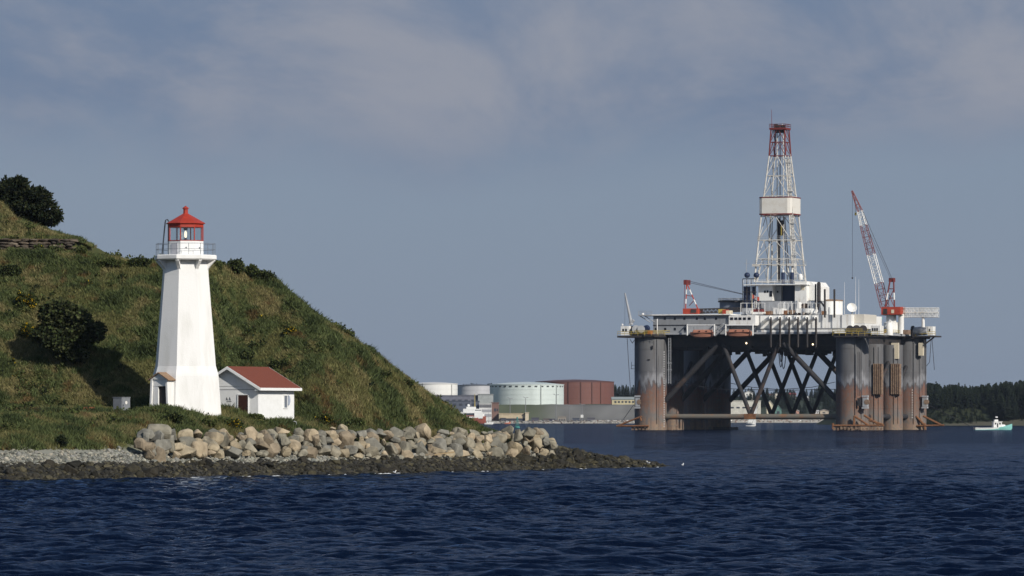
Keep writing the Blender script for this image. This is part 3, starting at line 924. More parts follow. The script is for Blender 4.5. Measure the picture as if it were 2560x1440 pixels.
# ------------------------------------------------------------------ stones
def hull_mesh(name, seed, pts=16, sq=3.0, bevel=0.05):
    rs = np.random.default_rng(seed)
    bm = bmesh.new()
    sc = np.array([1.0, rs.uniform(0.7, 1.0), rs.uniform(0.6, 0.95)])
    for _ in range(pts):
        d = rs.normal(size=3); d /= (np.abs(d) ** sq).sum() ** (1 / sq)
        bm.verts.new(Vector(d * sc * 0.5 * rs.uniform(0.86, 1.08)))
    r = bmesh.ops.convex_hull(bm, input=bm.verts)
    bmesh.ops.delete(bm, geom=[v for v in bm.verts if not v.link_faces], context='VERTS')
    bmesh.ops.dissolve_limit(bm, angle_limit=R(14), verts=bm.verts, edges=bm.edges)
    if bevel:
        bmesh.ops.bevel(bm, geom=list(bm.edges) + list(bm.verts), offset=bevel, segments=1, affect='EDGES', profile=0.6, clamp_overlap=True)
    bmesh.ops.triangulate(bm, faces=bm.faces)
    me = bpy.data.meshes.new(name)
    bm.to_mesh(me); bm.free()
    me.shade_smooth(); me.set_sharp_from_angle(angle=R(26))
    return me

def stone_mat(name, ramp, bump=0.8, rough=0.9, stain=(0.5, 0.42, 0.3)):
    m = bpy.data.materials.new(name); m.use_nodes = True
    n, l = m.node_tree.nodes, m.node_tree.links
    b = n['Principled BSDF']; b.inputs['Roughness'].default_value = rough; b.inputs['Specular IOR Level'].default_value = 0.2
    oi = n.new('ShaderNodeObjectInfo')
    cr = n.new('ShaderNodeValToRGB'); cr.color_ramp.interpolation = 'CONSTANT'
    while len(cr.color_ramp.elements) < len(ramp): cr.color_ramp.elements.new(0.5)
    for i, c in enumerate(ramp):
        cr.color_ramp.elements[i].position = i / len(ramp); cr.color_ramp.elements[i].color = (*c, 1)
    l.new(oi.outputs['Random'], cr.inputs[0])
    tc = n.new('ShaderNodeTexCoord')
    nz = n.new('ShaderNodeTexNoise'); nz.inputs['Scale'].default_value = 2.2; nz.inputs['Detail'].default_value = 6; nz.noise_dimensions = '4D'
    l.new(tc.outputs['Object'], nz.inputs[0])
    mm = n.new('ShaderNodeMath'); mm.operation = 'MULTIPLY'; mm.inputs[1].default_value = 37.0
    l.new(oi.outputs['Random'], mm.inputs[0]); l.new(mm.outputs[0], nz.inputs['W'])
    rg = n.new('ShaderNodeMapRange'); rg.inputs[1].default_value = 0.3; rg.inputs[2].default_value = 0.72; rg.inputs[3].default_value = 1.2; rg.inputs[4].default_value = 0.5
    l.new(nz.outputs[0], rg.inputs[0])
    mx = n.new('ShaderNodeMix'); mx.data_type = 'RGBA'; mx.blend_type = 'MULTIPLY'; mx.inputs[0].default_value = 1
    l.new(cr.outputs[0], mx.inputs[6]); l.new(rg.outputs[0], mx.inputs[7])
    l.new(mx.outputs[2], b.inputs['Base Color'])
    nb = n.new('ShaderNodeTexNoise'); nb.inputs['Scale'].default_value = 5; nb.inputs['Detail'].default_value = 6
    l.new(tc.outputs['Object'], nb.inputs[0])
    bp = n.new('ShaderNodeBump'); bp.inputs['Strength'].default_value = bump; bp.inputs['Distance'].default_value = 0.12
    l.new(nb.outputs[0], bp.inputs['Height']); l.new(bp.outputs[0], b.inputs['Normal'])
    return m
BOULDER = stone_mat('granite_boulder', [(0.25, 0.23, 0.175), (0.31, 0.255, 0.17), (0.195, 0.185, 0.15), (0.37, 0.31, 0.21), (0.26, 0.21, 0.145), (0.22, 0.21, 0.175), (0.42, 0.34, 0.23), (0.285, 0.255, 0.19)])
WEED = stone_mat('weed_covered_stone', [(0.024, 0.022, 0.016), (0.036, 0.032, 0.020), (0.018, 0.017, 0.013), (0.055, 0.048, 0.027), (0.030, 0.026, 0.018)], rough=0.75)
HULLS = [hull_mesh('boulder', 500 + k, pts=(20 + k % 5) if k % 3 == 0 else 14 + k % 5, sq=2.3 + 0.35 * (k % 5)) for k in range(22)]

def put_stone(name, k, loc, size, m, parent, rs):
    me = m[k % len(m)]
    o = bpy.data.objects.new(name, me)
    COL.objects.link(o); o.parent = parent
    o.location = loc
    o.rotation_euler = (rs.uniform(-0.35, 0.35), rs.uniform(-0.35, 0.35), rs.uniform(0, 6.28))
    o.scale = (size * rs.uniform(0.85, 1.25), size * rs.uniform(0.85, 1.2), size * rs.uniform(0.85, 1.25))
    return o

def build_riprap():
    t = thing('riprap_bank', 'bank of large pale granite boulders along the shore below the lighthouse', 'boulders', (0, 0, 0))
    pale = []
    for me in HULLS:
        c = me.copy(); c.materials.append(BOULDER); pale.append(c)
    rs = np.random.default_rng(31)
    n = 0
    rows = [(8.7, 0.9), (9.5, 1.0), (10.4, 1.08), (11.3, 1.12), (12.2, 1.08), (13.1, 1.0)]
    for ri, (tt, sz) in enumerate(rows):
        px = 352 + rs.uniform(0, 25)
        while px < 1392:
            if px < 860 and ri < 1: px += 40; continue          # cobbles show below the bank at the left
            # boulder placed on the bank at that distance from the waterline
            x = xat(px, 372)
            for _ in range(4):
                x = xat(px, float(shore(x)) + tt)
            y = float(shore(x)) + tt + rs.normal(0, 0.25)
            s = sz * float(np.clip(rs.lognormal(-0.02, 0.38), 0.45, 1.7))
            if px > 1290: s *= 0.95
            z = float(np.interp(y - float(shore(x)), [6, 8.6, 10.5, 13.2, 16], [0.7, 1.15, 2.1, 3.15, 3.3]))
            cap = float(np.interp(x, [-2, 1.5, 4.2], [3.1, 3.0, 2.1]))
            z = min(z, cap)
            if px > 1360 and ri > 3: z = min(z, 1.6)
            put_stone('boulder', int(rs.integers(0, 99)), (x, y, z + s * 0.12), s, pale, t, rs)
            n += 1
            px += s * 31 * rs.uniform(0.60, 0.86)
    # a few single ones that stand out
    for px, py, d, s in ((1150, 1082, 425, 1.35), (832, 1072, 408, 0.55), (858, 1076, 409, 1.25), (357, 1108, 383, 1.45), (395, 1132, 381, 1.35), (125, 1136, 371, 0.95), (1322, 1084, 432, 1.35), (1294, 1090, 430, 1.2), (1366, 1102, 431, 1.25), (1346, 1080, 433, 1.0), (1378, 1112, 431, 1.0)):
        put_stone('boulder', int(rs.integers(0, 99)), at(px, py, d), s, pale, t, rs)
    print('boulders', n)
build_riprap()

def stone_field(name, parent, P, S, cols, rs, material):
    """many small stones as one mesh: jittered low hulls"""
    ico = []
    for k in range(8):
        bm = bmesh.new()
        bmesh.ops.create_icosphere(bm, subdivisions=1, radius=0.5)
        if k < 8:
            for v in bm.verts: v.co = v.co * (0.7 + 0.5 * ((v.co.x * 3.1 + v.co.y * 7.7 * (k + 1) + v.co.z * 5.3 + k * 0.37) % 1))
        bm.verts.ensure_lookup_table()
        ico.append((np.array([v.co[:] for v in bm.verts]), np.array([[v.index for v in f.verts] for f in bm.faces])))
        bm.free()
    Vs, Ts, Cs, o = [], [], [], 0
    kind = rs.integers(0, len(ico), len(P))
    az = rs.random(len(P)) * 6.283
    for k, (v0, f0) in enumerate(ico):
        idx = np.where(kind == k)[0]
        if not len(idx): continue
        sc = S[idx][:, None] * np.stack([rs.uniform(0.8, 1.35, len(idx)), rs.uniform(0.8, 1.2, len(idx)), rs.uniform(0.55, 0.9, len(idx))], -1)
        vv = v0[None] * sc[:, None, :]
        c, s = np.cos(az[idx])[:, None], np.sin(az[idx])[:, None]
        x = vv[..., 0] * c - vv[..., 1] * s; y = vv[..., 0] * s + vv[..., 1] * c
        vv = np.stack([x, y, vv[..., 2]], -1) + P[idx][:, None, :]
        m = len(v0)
        Vs.append(vv.reshape(-1, 3)); Ts.append((f0[None] + (np.arange(len(idx)) * m)[:, None, None] + o).reshape(-1, 3)); Cs.append(np.repeat(cols[idx], m, 0))
        o += len(idx) * m
    return np_mesh(name, np.concatenate(Vs), np.concatenate(Ts), material, parent=parent, cols=np.concatenate(Cs))

def build_shore_rocks():
    t = thing('shore_rocks', 'dark weed-covered rocks along the waterline and out to the tip of the spit', 'rocks', (0, 0, 0))
    dark = []
    for me in HULLS:
        c = me.copy(); c.materials.append(WEED); dark.append(c)
    rs = np.random.default_rng(41)
    for k in range(285):
        if k < 205:
            px = rs.uniform(-20, 1400)
            tt = rs.uniform(0.2, 7.6)
        else:
            px = 1380 + 320 * rs.random() ** 1.25
            tt = rs.uniform(-0.2, 8 if px < 1560 else 5)
        x = xat(px, 400)
        for _ in range(4): x = xat(px, float(shore(x)) + tt)
        y = float(shore(x)) + tt
        s = float(np.clip(rs.lognormal(-0.55, 0.3), 0.32, 1.25))
        z = float(ground(x, y))
        if k >= 205: s *= float(np.interp(px, [1380, 1500, 1700], [1.3, 0.95, 0.6]))
        put_stone('rock', int(rs.integers(0, 99)), (x, y, max(z, -0.05) + s * 0.12), s, dark, t, rs)
    n = 8500
    X = rs.uniform(-52, 15.4, n); tt = rs.uniform(-0.6, np.where(X > 1.5, 17.0, 9.6))
    Y = shore(X) + tt
    lim = np.interp(X, [-38, -14, -6, 0, 4, 16], [8.2, 8.2, 9, 10, 17, 14])
    edge = (fbm(X / 1.6, Y / 1.6, 2) - 0.5) * 3
    k = (tt < lim + edge) & cone_mask(X, Y)
    X, Y, tt = X[k], Y[k], tt[k]
    Z = ground(X, Y)
    k = Z > -0.35
    X, Y, Z = X[k], Y[k], Z[k]
    S = np.clip(rs.lognormal(-1.2, 0.35, len(X)), 0.12, 0.7)
    pal = np.array([(0.024, 0.022, 0.016), (0.036, 0.032, 0.020), (0.018, 0.017, 0.013), (0.062, 0.054, 0.030), (0.04, 0.036, 0.026)])
    C = pal[rs.integers(0, len(pal), len(X))] * (0.7 + 0.6 * rs.random((len(X), 1)))
    o = stone_field('small_rocks', t, np.stack([X, Y, Z + S * 0.1], -1), S, C, rs, tint_mat('wet_small_rock', rough=0.7, spec=0.3))
    tag(o, kind='stuff')
    # grey cobbles above them
    n = 15000
    X = rs.uniform(-52, 2, n); tt = rs.uniform(5.5, 15, n)
    Y = shore(X) + tt
    lo = 7.6 + (fbm(X / 1.6, Y / 1.6, 2) - 0.5) * 3
    hi = np.where(X < -29.5, 13.2, 12.0) + (fbm(X / 2.4 + 8, Y / 2.4, 2) - 0.5) * 4
    k = (tt > lo) & (tt < hi) & cone_mask(X, Y)
    X, Y = X[k], Y[k]
    Z = ground(X, Y)
    S = np.clip(rs.lognormal(-1.75, 0.4, len(X)), 0.07, 0.55)
    pal = np.array([(0.22, 0.22, 0.18), (0.28, 0.27, 0.22), (0.17, 0.175, 0.155), (0.33, 0.30, 0.24), (0.24, 0.235, 0.21), (0.13, 0.13, 0.11)])
    C = pal[rs.integers(0, len(pal), len(X))] * (0.75 + 0.5 * rs.random((len(X), 1)))
    o = stone_field('cobbles', None, np.stack([X, Y, Z + S * 0.15], -1), S, C, rs, tint_mat('dry_cobble', rough=0.9))
    tag(o, 'pale grey cobbles and pebbles on the upper beach', 'cobbles', kind='stuff')
build_shore_rocks()

def build_wall():
    t = thing('stone_wall', 'low dry stone retaining wall along the terrace at the left', 'wall', (0, 430.2, 19.2))
    m = stone_mat('wall_stone', [(0.12, 0.095, 0.07), (0.08, 0.066, 0.052), (0.16, 0.13, 0.095), (0.06, 0.05, 0.04), (0.10, 0.08, 0.06)], bump=0.6)
    rs = np.random.default_rng(8)
    shapes = []
    for k in range(10):
        me = hull_mesh('stone', 900 + k, pts=22, sq=7.0, bevel=0.04); me.materials.append(m); shapes.append(me)
    z = -0.1
    for c in range(4):
        h = rs.uniform(0.18, 0.27)
        x = -52.0 + rs.uniform(0, 0.5)
        end = -38.1 - (0.25 if c == 3 else 0) + rs.uniform(-0.1, 0.15)
        while x < end:
            w = rs.uniform(0.45, 1.15)
            o = bpy.data.objects.new('stone', shapes[int(rs.integers(0, 10))])
            COL.objects.link(o); o.parent = t
            o.location = (x + w / 2, rs.normal(0, 0.05) + 0.06 * c, z + h / 2 + rs.normal(0, 0.02))
            o.scale = (w * 1.1, 0.9, h * 1.32); o.rotation_euler = (0, 0, rs.normal(0, 0.06))
            x += w
        z += h
    MB().span(-52, -38.3, 0.15, 1.6, -0.6, 0.86).build('wall_core', mat('earth', (0.09, 0.06, 0.035), 0.95), t)
build_wall()

# ------------------------------------------------------------------ small things on the shore
def build_small():
    p = at(1105, 1134, 416.5)
    o = MB().hexa([(-1.05, -0.1, -0.05), (1.05, -0.1, -0.05), (1.05, 0.1, -0.05), (-1.05, 0.1, -0.05), (-1.05, -0.1, 0.05), (1.05, -0.1, 0.05), (1.05, 0.1, 0.05), (-1.05, 0.1, 0.05)]).build('driftwood_plank', mat('bleached_wood', (0.42, 0.31, 0.17), 0.85, (0.30, 0.22, 0.13), 8, stretch=(0.3, 6, 6)), loc=p)
    o.rotation_euler = (0.1, R(-7), 0.1)
    tag(o, 'bleached driftwood plank lying on the dark rocks below the boulders', 'plank')
    p = hit(741, 1076)
    b = MB().path([(0, 0, -0.3), (0, 0, 0.62), (-0.06, 0, 0.72), (-0.18, 0, 0.74), (-0.24, 0, 0.70)], 0.035)
    tag(b.build('vent_pipe', mat('grey_pipe', (0.42, 0.43, 0.42), 0.5), loc=p), 'thin bent grey pipe standing behind the boulders below the hut', 'pipe')
    # old rusty drum half hidden in the grass
    p = hit(222, 1036)
    t = thing('rusty_drum', 'rusty orange drum lying in the grass left of the cabinet', 'drum', p + Vector((0, 0, 0.30)), R(8))
    ru = mat('rust', (0.26, 0.085, 0.03), 0.9, (0.10, 0.035, 0.018), 5)
    MB().tube((-0.42, 0, 0), (0.42, 0, 0), 0.29, n=16).build('barrel', ru, t, smooth=40)
    b = MB()
    for x in (-0.43, -0.14, 0.14, 0.43): b.tube((x - 0.02, 0, 0), (x + 0.02, 0, 0), 0.31, n=16)
    b.build('hoops', ru, t, smooth=40)
    wh = mat('gull_white', (0.78, 0.78, 0.76), 0.7); gr = mat('gull_grey', (0.35, 0.37, 0.40), 0.7); ye = mat('gull_bill', (0.55, 0.35, 0.05), 0.5)
    for px, py, d, lab, rz in ((985, 1184, 403.5, 'white gull floating on the water in front of the boulders', 0.3), (1621, 1159, 448.5, 'white gull standing on the dark spit rocks', 2.6), (1707, 1162, 462, 'white gull on the water beyond the spit tip', 1.2)):
        q = at(px, py, d)
        if 'standing' not in lab: q.z = 0.05
        g = thing('gull', lab, 'bird', q, rz, 'gulls near the shore'); g.scale = (0.72, 0.72, 0.72)
        MB().ball((0, 0, 0.10), 0.13, 10, 6, (1.7, 0.9, 0.85)).build('body', wh, g, smooth=60)
        MB().tube((0.14, 0, 0.14), (0.20, 0, 0.27), 0.06, 0.05, 8).ball((0.22, 0, 0.30), 0.065, 8, 6).build('head', wh, g, smooth=60)
        MB().tube((0.27, 0, 0.30), (0.36, 0, 0.285), 0.018, 0.006, 5).build('bill', ye, g)
        for s in (-1, 1): MB().ball((-0.04, s * 0.09, 0.14), 0.10, 8, 5, (2.0, 0.35, 0.7)).build('wing', gr, g, smooth=60)
build_small()

def build_foam_glints():
    """foamy flecks at the rocks, with painted white glints among them"""
    rs = np.random.default_rng(19)
    V, T = [], []
    for _ in range(90):
        px = rs.choice([rs.uniform(0, 1650), rs.normal(520, 60), rs.normal(925, 40)], p=[0.5, 0.3, 0.2])  # both clusters are bright water glints drawn as white patches
        x = xat(px, 380); tt = -rs.uniform(0.1, 0.9)
        for _ in range(3): x = xat(px, float(shore(x)) + tt)
        y = float(shore(x)) + tt
        w, d = rs.uniform(0.08, 0.38), rs.uniform(0.06, 0.2)
        o = len(V); n = 7
        V.append((x, y, 0.10))
        for k in range(n):
            a = 6.283 * k / n; r = rs.uniform(0.6, 1.2)
            V.append((x + math.cos(a) * w * r, y + math.sin(a) * d * r, 0.045))
        T += [(o, o + 1 + k, o + 1 + (k + 1) % n) for k in range(n)]
    m = np_mesh('foam_glints', np.array(V), np.array(T), mat('foam_glint_white', (0.62, 0.64, 0.64), 0.8))
    tag(m, 'foamy flecks and painted white water glints along the rocky waterline', 'foam_glints', kind='stuff')
build_foam_glints()
# ------------------------------------------------------------------ drilling rig
PSI = R(21.5)
RC = Vector((xat(1955, 1580), 1580.0, 0.0))
CP, SP = math.cos(PSI), math.sin(PSI)
def RP(px, py, v):
    """rig coordinates of the point seen at a pixel, on the plane v metres behind the rig's middle"""
    k = (px - 1280.0) / F
    u = (k * (RC.y + v * CP) - RC.x - v * SP) / (CP + k * SP)
    Y = RC.y - u * SP + v * CP
    return Vector((u, v, CAMZ + (HY - py) / F * Y))

RWHITE = mat('rig_white_paint', (0.78, 0.77, 0.73), 0.6, (0.44, 0.38, 0.30), 0.6, 8, 0.52, 0.82, stretch=(1.6, 1.6, 0.35))
RGREY = mat('rig_grey_paint', (0.36, 0.37, 0.38), 0.6, (0.26, 0.26, 0.26), 0.7, 8, 0.45, 0.75, stretch=(1, 1, 0.4))
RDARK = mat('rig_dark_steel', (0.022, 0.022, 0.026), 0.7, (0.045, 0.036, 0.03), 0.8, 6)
RBRACE = mat('rig_brace_steel', (0.028, 0.027, 0.029), 0.8, (0.10, 0.06, 0.04), 0.30, 8, 0.54, 0.74)
RRUST = mat('rig_rust', (0.26, 0.12, 0.05), 0.9, (0.14, 0.06, 0.03), 1.2, 6)
RTAN = mat('rig_rusty_tan', (0.30, 0.21, 0.14), 0.85, (0.16, 0.10, 0.07), 1.2, 6)
RRED = mat('rig_crane_red', (0.42, 0.055, 0.022), 0.5, (0.30, 0.04, 0.02), 1.0, 5)
RMAR = mat('rig_red_oxide', (0.17, 0.030, 0.025), 0.6)
RBLUE = mat('rig_blue', (0.014, 0.026, 0.068), 0.5)
RORANGE = mat('lifeboat_orange', (0.43, 0.185, 0.115), 0.6, (0.36, 0.16, 0.10), 1.5)
RYEL = mat('rig_yellow', (0.48, 0.36, 0.07), 0.6)
RTANK = mat('rig_tank_grey_blue', (0.17, 0.19, 0.23), 0.6)
RCREAM = mat('rig_cream', (0.66, 0.58, 0.43), 0.7)
RWIN = mat('rig_window', (0.012, 0.013, 0.018), 0.2)
RLINE = mat('rig_cable', (0.02, 0.02, 0.025), 0.7)
RLAMP = mat('rig_lamp', (0.9, 0.8, 0.6), 0.4, emit=(1.0, 0.80, 0.50, 4.0))

def column_mat():
    """grey paint above, a pale bleached band, then rust and old red lead towards the water"""
    m = bpy.data.materials.new('rig_column'); m.use_nodes = True
    n, l = m.node_tree.nodes, m.node_tree.links
    b = n['Principled BSDF']; b.inputs['Roughness'].default_value = 0.75; b.inputs['Specular IOR Level'].default_value = 0.25
    tc = n.new('ShaderNodeTexCoord'); sp = n.new('ShaderNodeSeparateXYZ'); l.new(tc.outputs['Object'], sp.inputs[0])
    oi = n.new('ShaderNodeObjectInfo'); va = n.new('ShaderNodeVectorMath'); va.operation = 'ADD'      # every column weathers in its own way
    l.new(tc.outputs['Object'], va.inputs[0]); l.new(oi.outputs['Location'], va.inputs[1])
    nz = n.new('ShaderNodeTexNoise'); nz.inputs['Scale'].default_value = 0.5; nz.inputs['Detail'].default_value = 8; nz.inputs['Roughness'].default_value = 0.62
    mq = n.new('ShaderNodeMapping'); mq.inputs['Scale'].default_value = (1.0, 1.0, 0.28); l.new(va.outputs[0], mq.inputs[0]); l.new(mq.outputs[0], nz.inputs[0])
    ma = n.new('ShaderNodeMath'); ma.operation = 'MULTIPLY_ADD'; ma.inputs[1].default_value = 14.0
    l.new(nz.outputs[0], ma.inputs[0]); l.new(sp.outputs[2], ma.inputs[2])
    rg = n.new('ShaderNodeMapRange'); rg.inputs[1].default_value = 7.0; rg.inputs[2].default_value = 37.0
    l.new(ma.outputs[0], rg.inputs[0])
    cr = n.new('ShaderNodeValToRGB')
    st = [(0.0, (0.25, 0.18, 0.125)), (0.08, (0.23, 0.15, 0.105)), (0.13, (0.15, 0.14, 0.13)), (0.20, (0.20, 0.13, 0.10)), (0.27, (0.185, 0.105, 0.072)), (0.41, (0.18, 0.09, 0.062)), (0.46, (0.085, 0.08, 0.085)), (0.49, (0.22, 0.225, 0.24)), (0.53, (0.24, 0.24, 0.25)), (0.60, (0.125, 0.125, 0.13)), (1.0, (0.135, 0.135, 0.135))]
    while len(cr.color_ramp.elements) < len(st): cr.color_ramp.elements.new(0.5)
    for i, (p, c) in enumerate(st):
        cr.color_ramp.elements[i].position = p; cr.color_ramp.elements[i].color = (*c, 1)
    l.new(rg.outputs[0], cr.inputs[0])
    mp = n.new('ShaderNodeMapping'); mp.inputs['Scale'].default_value = (1.5, 1.5, 0.12); l.new(va.outputs[0], mp.inputs[0])
    n2 = n.new('ShaderNodeTexNoise'); n2.inputs['Scale'].default_value = 0.9; n2.inputs['Detail'].default_value = 8; l.new(mp.outputs[0], n2.inputs[0])
    r2 = n.new('ShaderNodeMapRange'); r2.inputs[1].default_value = 0.48; r2.inputs[2].default_value = 0.72; r2.inputs[3].default_value = 0; r2.inputs[4].default_value = 0.6
    l.new(n2.outputs[0], r2.inputs[0])
    mx = n.new('ShaderNodeMix'); mx.data_type = 'RGBA'; l.new(r2.outputs[0], mx.inputs[0]); l.new(cr.outputs[0], mx.inputs[6]); mx.inputs[7].default_value = (0.085, 0.075, 0.07, 1)
    n3 = n.new('ShaderNodeTexNoise'); n3.inputs['Scale'].default_value = 1.3; n3.inputs['Detail'].default_value = 8; l.new(va.outputs[0], n3.inputs[0])
    r3 = n.new('ShaderNodeMapRange'); r3.inputs[1].default_value = 0.50; r3.inputs[2].default_value = 0.66; r3.inputs[4].default_value = 0.7; l.new(n3.outputs[0], r3.inputs[0])
    m2 = n.new('ShaderNodeMix'); m2.data_type = 'RGBA'; l.new(r3.outputs[0], m2.inputs[0]); l.new(mx.outputs[2], m2.inputs[6]); m2.inputs[7].default_value = (0.13, 0.125, 0.115, 1)
    lowz = n.new('ShaderNodeMapRange'); lowz.inputs[1].default_value = 16; lowz.inputs[2].default_value = 12; l.new(sp.outputs[2], lowz.inputs[0])
    mm = n.new('ShaderNodeMath'); mm.operation = 'MULTIPLY'; l.new(r3.outputs[0], mm.inputs[0]); l.new(lowz.outputs[0], mm.inputs[1]); l.new(mm.outputs[0], m2.inputs[0])
    l.new(m2.outputs[2], b.inputs['Base Color'])
    return m
RCOL = column_mat()

RIG = thing('drilling_rig', 'large semi-submersible oil drilling rig on rusty columns with a tall derrick', 'oil rig', RC, -PSI)
def rpart(mb, name, m, parent=None, smooth=None):
    return mb.build(name, m, parent or RIG, smooth)
def rbox(name, px0, px1, py0, py1, v0, v1, m, parent=None):
    a, b = RP(px0, py1, v0), RP(px1, py0, v0)
    return rpart(MB().span(a.x, b.x, v0, v1, a.z, b.z), name, m, parent)
def rail(name, pts, h=1.1, m=None, parent=None, gap=2.0, r=0.07):
    b = MB()
    m = m or RYEL
    for p, q in zip(pts, pts[1:]):
        p, q = Vector(p), Vector(q)
        n = max(1, int((q - p).length / gap))
        for k in range(n + 1):
            c = p.lerp(q, k / n); b.tube(c, c + Vector((0, 0, h)), r * 0.8, n=4)
        for zz in (h * 0.5, h): b.tube(p + Vector((0, 0, zz)), q + Vector((0, 0, zz)), r, n=4)
    return rpart(b, name, m, parent)

def build_rig():
    U, Vv = 33.25, 31.0
    ZT = 27.0
    cols = {}
    vs = (-Vv, -10.4, 10.4, Vv)
    for su in (-1, 1):
        for k, v in enumerate(vs):
            r = 5.1 if k in (0, 3) else 3.55
            top = 29.6 if k in (0, 3) else ZT
            c = empty('column', (su * U, v, 0), parent=RIG)
            MB().lathe([(r, -5), (r, top)], 40 if r > 4 else 28).build('shell', RCOL, c, smooth=40)
            for zz in (9.0, 18.5, 25.5) if r > 4 else (7.0, 20.0): MB().lathe([(r + 0.07, zz - 0.12), (r + 0.07, zz + 0.12)], 40).build('stiffener', RCOL, c, smooth=40)
            # vertical service pipe and ladder on the side that looks at us
            b = MB()
            for da, rr in (((-62, 0.16), (-40, 0.10)) if su > 0 else ((-48, 0.12),)):
                a = R(da); p = Vector((math.cos(a) * (r + 0.2), math.sin(a) * (r + 0.2), 0))
                b.tube(p + Vector((0, 0, 2)), p + Vector((0, 0, top - 1)), rr, n=6)
            b.build('service_pipe', RCOL, c)
            cols[(su, k)] = c
    # foot of the rear left column
    rpart(MB().span(-U + 1, -U + 6.6, Vv - 5, Vv + 4, -0.5, 0.8), 'fender', RDARK)
    # braces
    for k, v in enumerate(vs):
        rc = 5.0 if k in (0, 3) else 2.8
        rpart(MB().tube((-U + rc, v, 4.2), (U - rc, v, 4.2), 0.85, n=20), 'cross_brace', mat('rig_low_beam', (0.15, 0.135, 0.11), 0.85, (0.23, 0.12, 0.06), 0.22, 8, 0.50, 0.66), smooth=40)
        for s in (-1, 1):
            rpart(MB().tube((0, v, 4.6), (s * 9.2, v, ZT), 0.68, n=14), 'diagonal_brace', RBRACE, smooth=40)
            rpart(MB().tube((s * (U - rc), v, 9.4), (s * (U - rc - 17.4), v, ZT), 0.86, n=14), 'diagonal_brace', RBRACE, smooth=40)
        rpart(MB().span(-1.9, 1.9, v - 0.88, v + 0.88, 3.5, 5.12), 'brace_joint', RRUST)
    for s in (-1, 1):
        for a, b in zip(vs, vs[1:]):
            rpart(MB().tube((s * U, a, 4.2), (s * U, b, 4.2), 0.8, n=14), 'side_brace', RBRACE, smooth=40)
            rpart(MB().tube((s * U, a, 8), (s * U, b, 24), 0.6, n=12), 'side_brace', RBRACE, smooth=40)
    # hull and decks
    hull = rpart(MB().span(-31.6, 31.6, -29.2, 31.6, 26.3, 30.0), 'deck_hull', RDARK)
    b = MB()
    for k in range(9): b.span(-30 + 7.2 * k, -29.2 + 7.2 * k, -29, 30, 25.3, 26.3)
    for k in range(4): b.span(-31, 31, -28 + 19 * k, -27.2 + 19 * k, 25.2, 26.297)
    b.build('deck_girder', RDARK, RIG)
    rpart(MB().span(-33.4, 33.4, -33.6, 33.4, 30.003, 30.6), 'main_deck', RGREY)
    for (su, k), c in cols.items():
        if k not in (0, 3): continue
        q = Vector((su * U, c.location.y, 0))
        rpart(MB().lathe([(6.4, 29.2), (6.6, 29.9), (6.6, 30.1)], 12, c=(q.x, q.y, 0)), 'corner_platform', RDARK)
        pts = [q + Vector((6.3 * math.cos(a), 6.3 * math.sin(a), 30.1)) for a in np.linspace(0, 2 * math.pi, 13)]
        rail('platform_railing', pts, 1.2)
    # hanging gear under the deck
    b = MB()
    rs = np.random.default_rng(14)
    for _ in range(38):
        u, v = rs.uniform(-20, 22), rs.uniform(-28, 28)
        w = rs.uniform(0.6, 2.6); h = rs.uniform(0.5, 1.9)
        b.span(u, u + w, v, v + w, 25.3 - h, 25.4)
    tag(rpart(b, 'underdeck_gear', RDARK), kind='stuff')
    b = MB()
    for px0, px1, sag in ((1946, 1958, 918), (1952, 1966, 922), (1949, 1956, 905)):
        b = MB()
        p, q = RP(px0, 868, -12), RP(px1, 868, -12); z = RP(px0, sag, -12).z
        pts = [p.lerp(q, t) + Vector((0, 0, -(4 * t * (1 - t)) * (p.z - z))) for t in np.linspace(0, 1, 10)]
        rpart(b.path(pts, 0.13, 4), 'hose_loop', RLINE)
    for px, py, v in ((1866, 858, -30), (1986, 862, -28), (2032, 861, -29.6)):
        rpart(MB().ball(RP(px, py, v), 0.26, 8, 5), 'floodlight', RLAMP)

    # --- accommodation, left front
    acc = rbox('accommodation', 1633, 1822, 789, 836, -31.0, -8.0, mat('accommodation_grey', (0.25, 0.26, 0.27), 0.6, (0.19, 0.19, 0.19), 0.5, 8, 0.45, 0.75, stretch=(1, 1, 0.4)))
    rbox('roof_deck', 1624, 1826, 784.5, 788.8, -32.0, -7.0, RWHITE, acc)
    rbox('storey_band', 1632, 1822, 811, 813.5, -31.25, -30.9, RDARK, acc)
    for px in (1662, 1687, 1711, 1742, 1762, 1790): rbox('window', px - 2.6, px + 2.6, 793.5, 799.5, -31.06, -30.98, RWIN, acc)
    for px in (1640, 1663, 1687, 1712, 1735): rbox('window', px - 2.6, px + 2.6, 819.5, 826, -31.06, -30.98, RWIN, acc)
    b = MB()
    for px in (1600, 1612): 
        p = RP(px, 790, -31); b.tube(p, RP(px + 26, 806, -31), 0.14, n=4)
    a0, a1 = RP(1596, 789, -32), RP(1630, 787, -32)
    b.span(a0.x, a1.x, -32, -24, a0.z - 0.1, a0.z + 0.3)
    rpart(b, 'roof_walkway', RGREY)
    rail('walkway_railing', [(a0.x, -32, a0.z + 0.3), (a1.x, -32, a0.z + 0.3)], 1.1, RGREY)
    rpart(MB().ball(RP(1607, 786, -30), 0.5, 8, 5), 'floodlight_box', RWHITE)
    for px in (1643,):
        rpart(MB().tube(RP(px, 842, -33.8), RP(px, 797, -33.8), 0.16, n=6), 'mast', RWHITE)
    # --- white wheelhouse block and lifeboat bays
    wb = rbox('control_block', 1822, 1888, 788, 814, -31.8, -10, RWHITE)
    for px in (1829, 1839.5, 1850, 1861, 1873): rbox('window', px - 3.6, px + 3.6, 793.5, 799.8, -31.9, -31.78, RWIN, wb)
    rbox('boat_bay', 1822, 1890, 814.2, 836, -29.0, -12, RGREY)
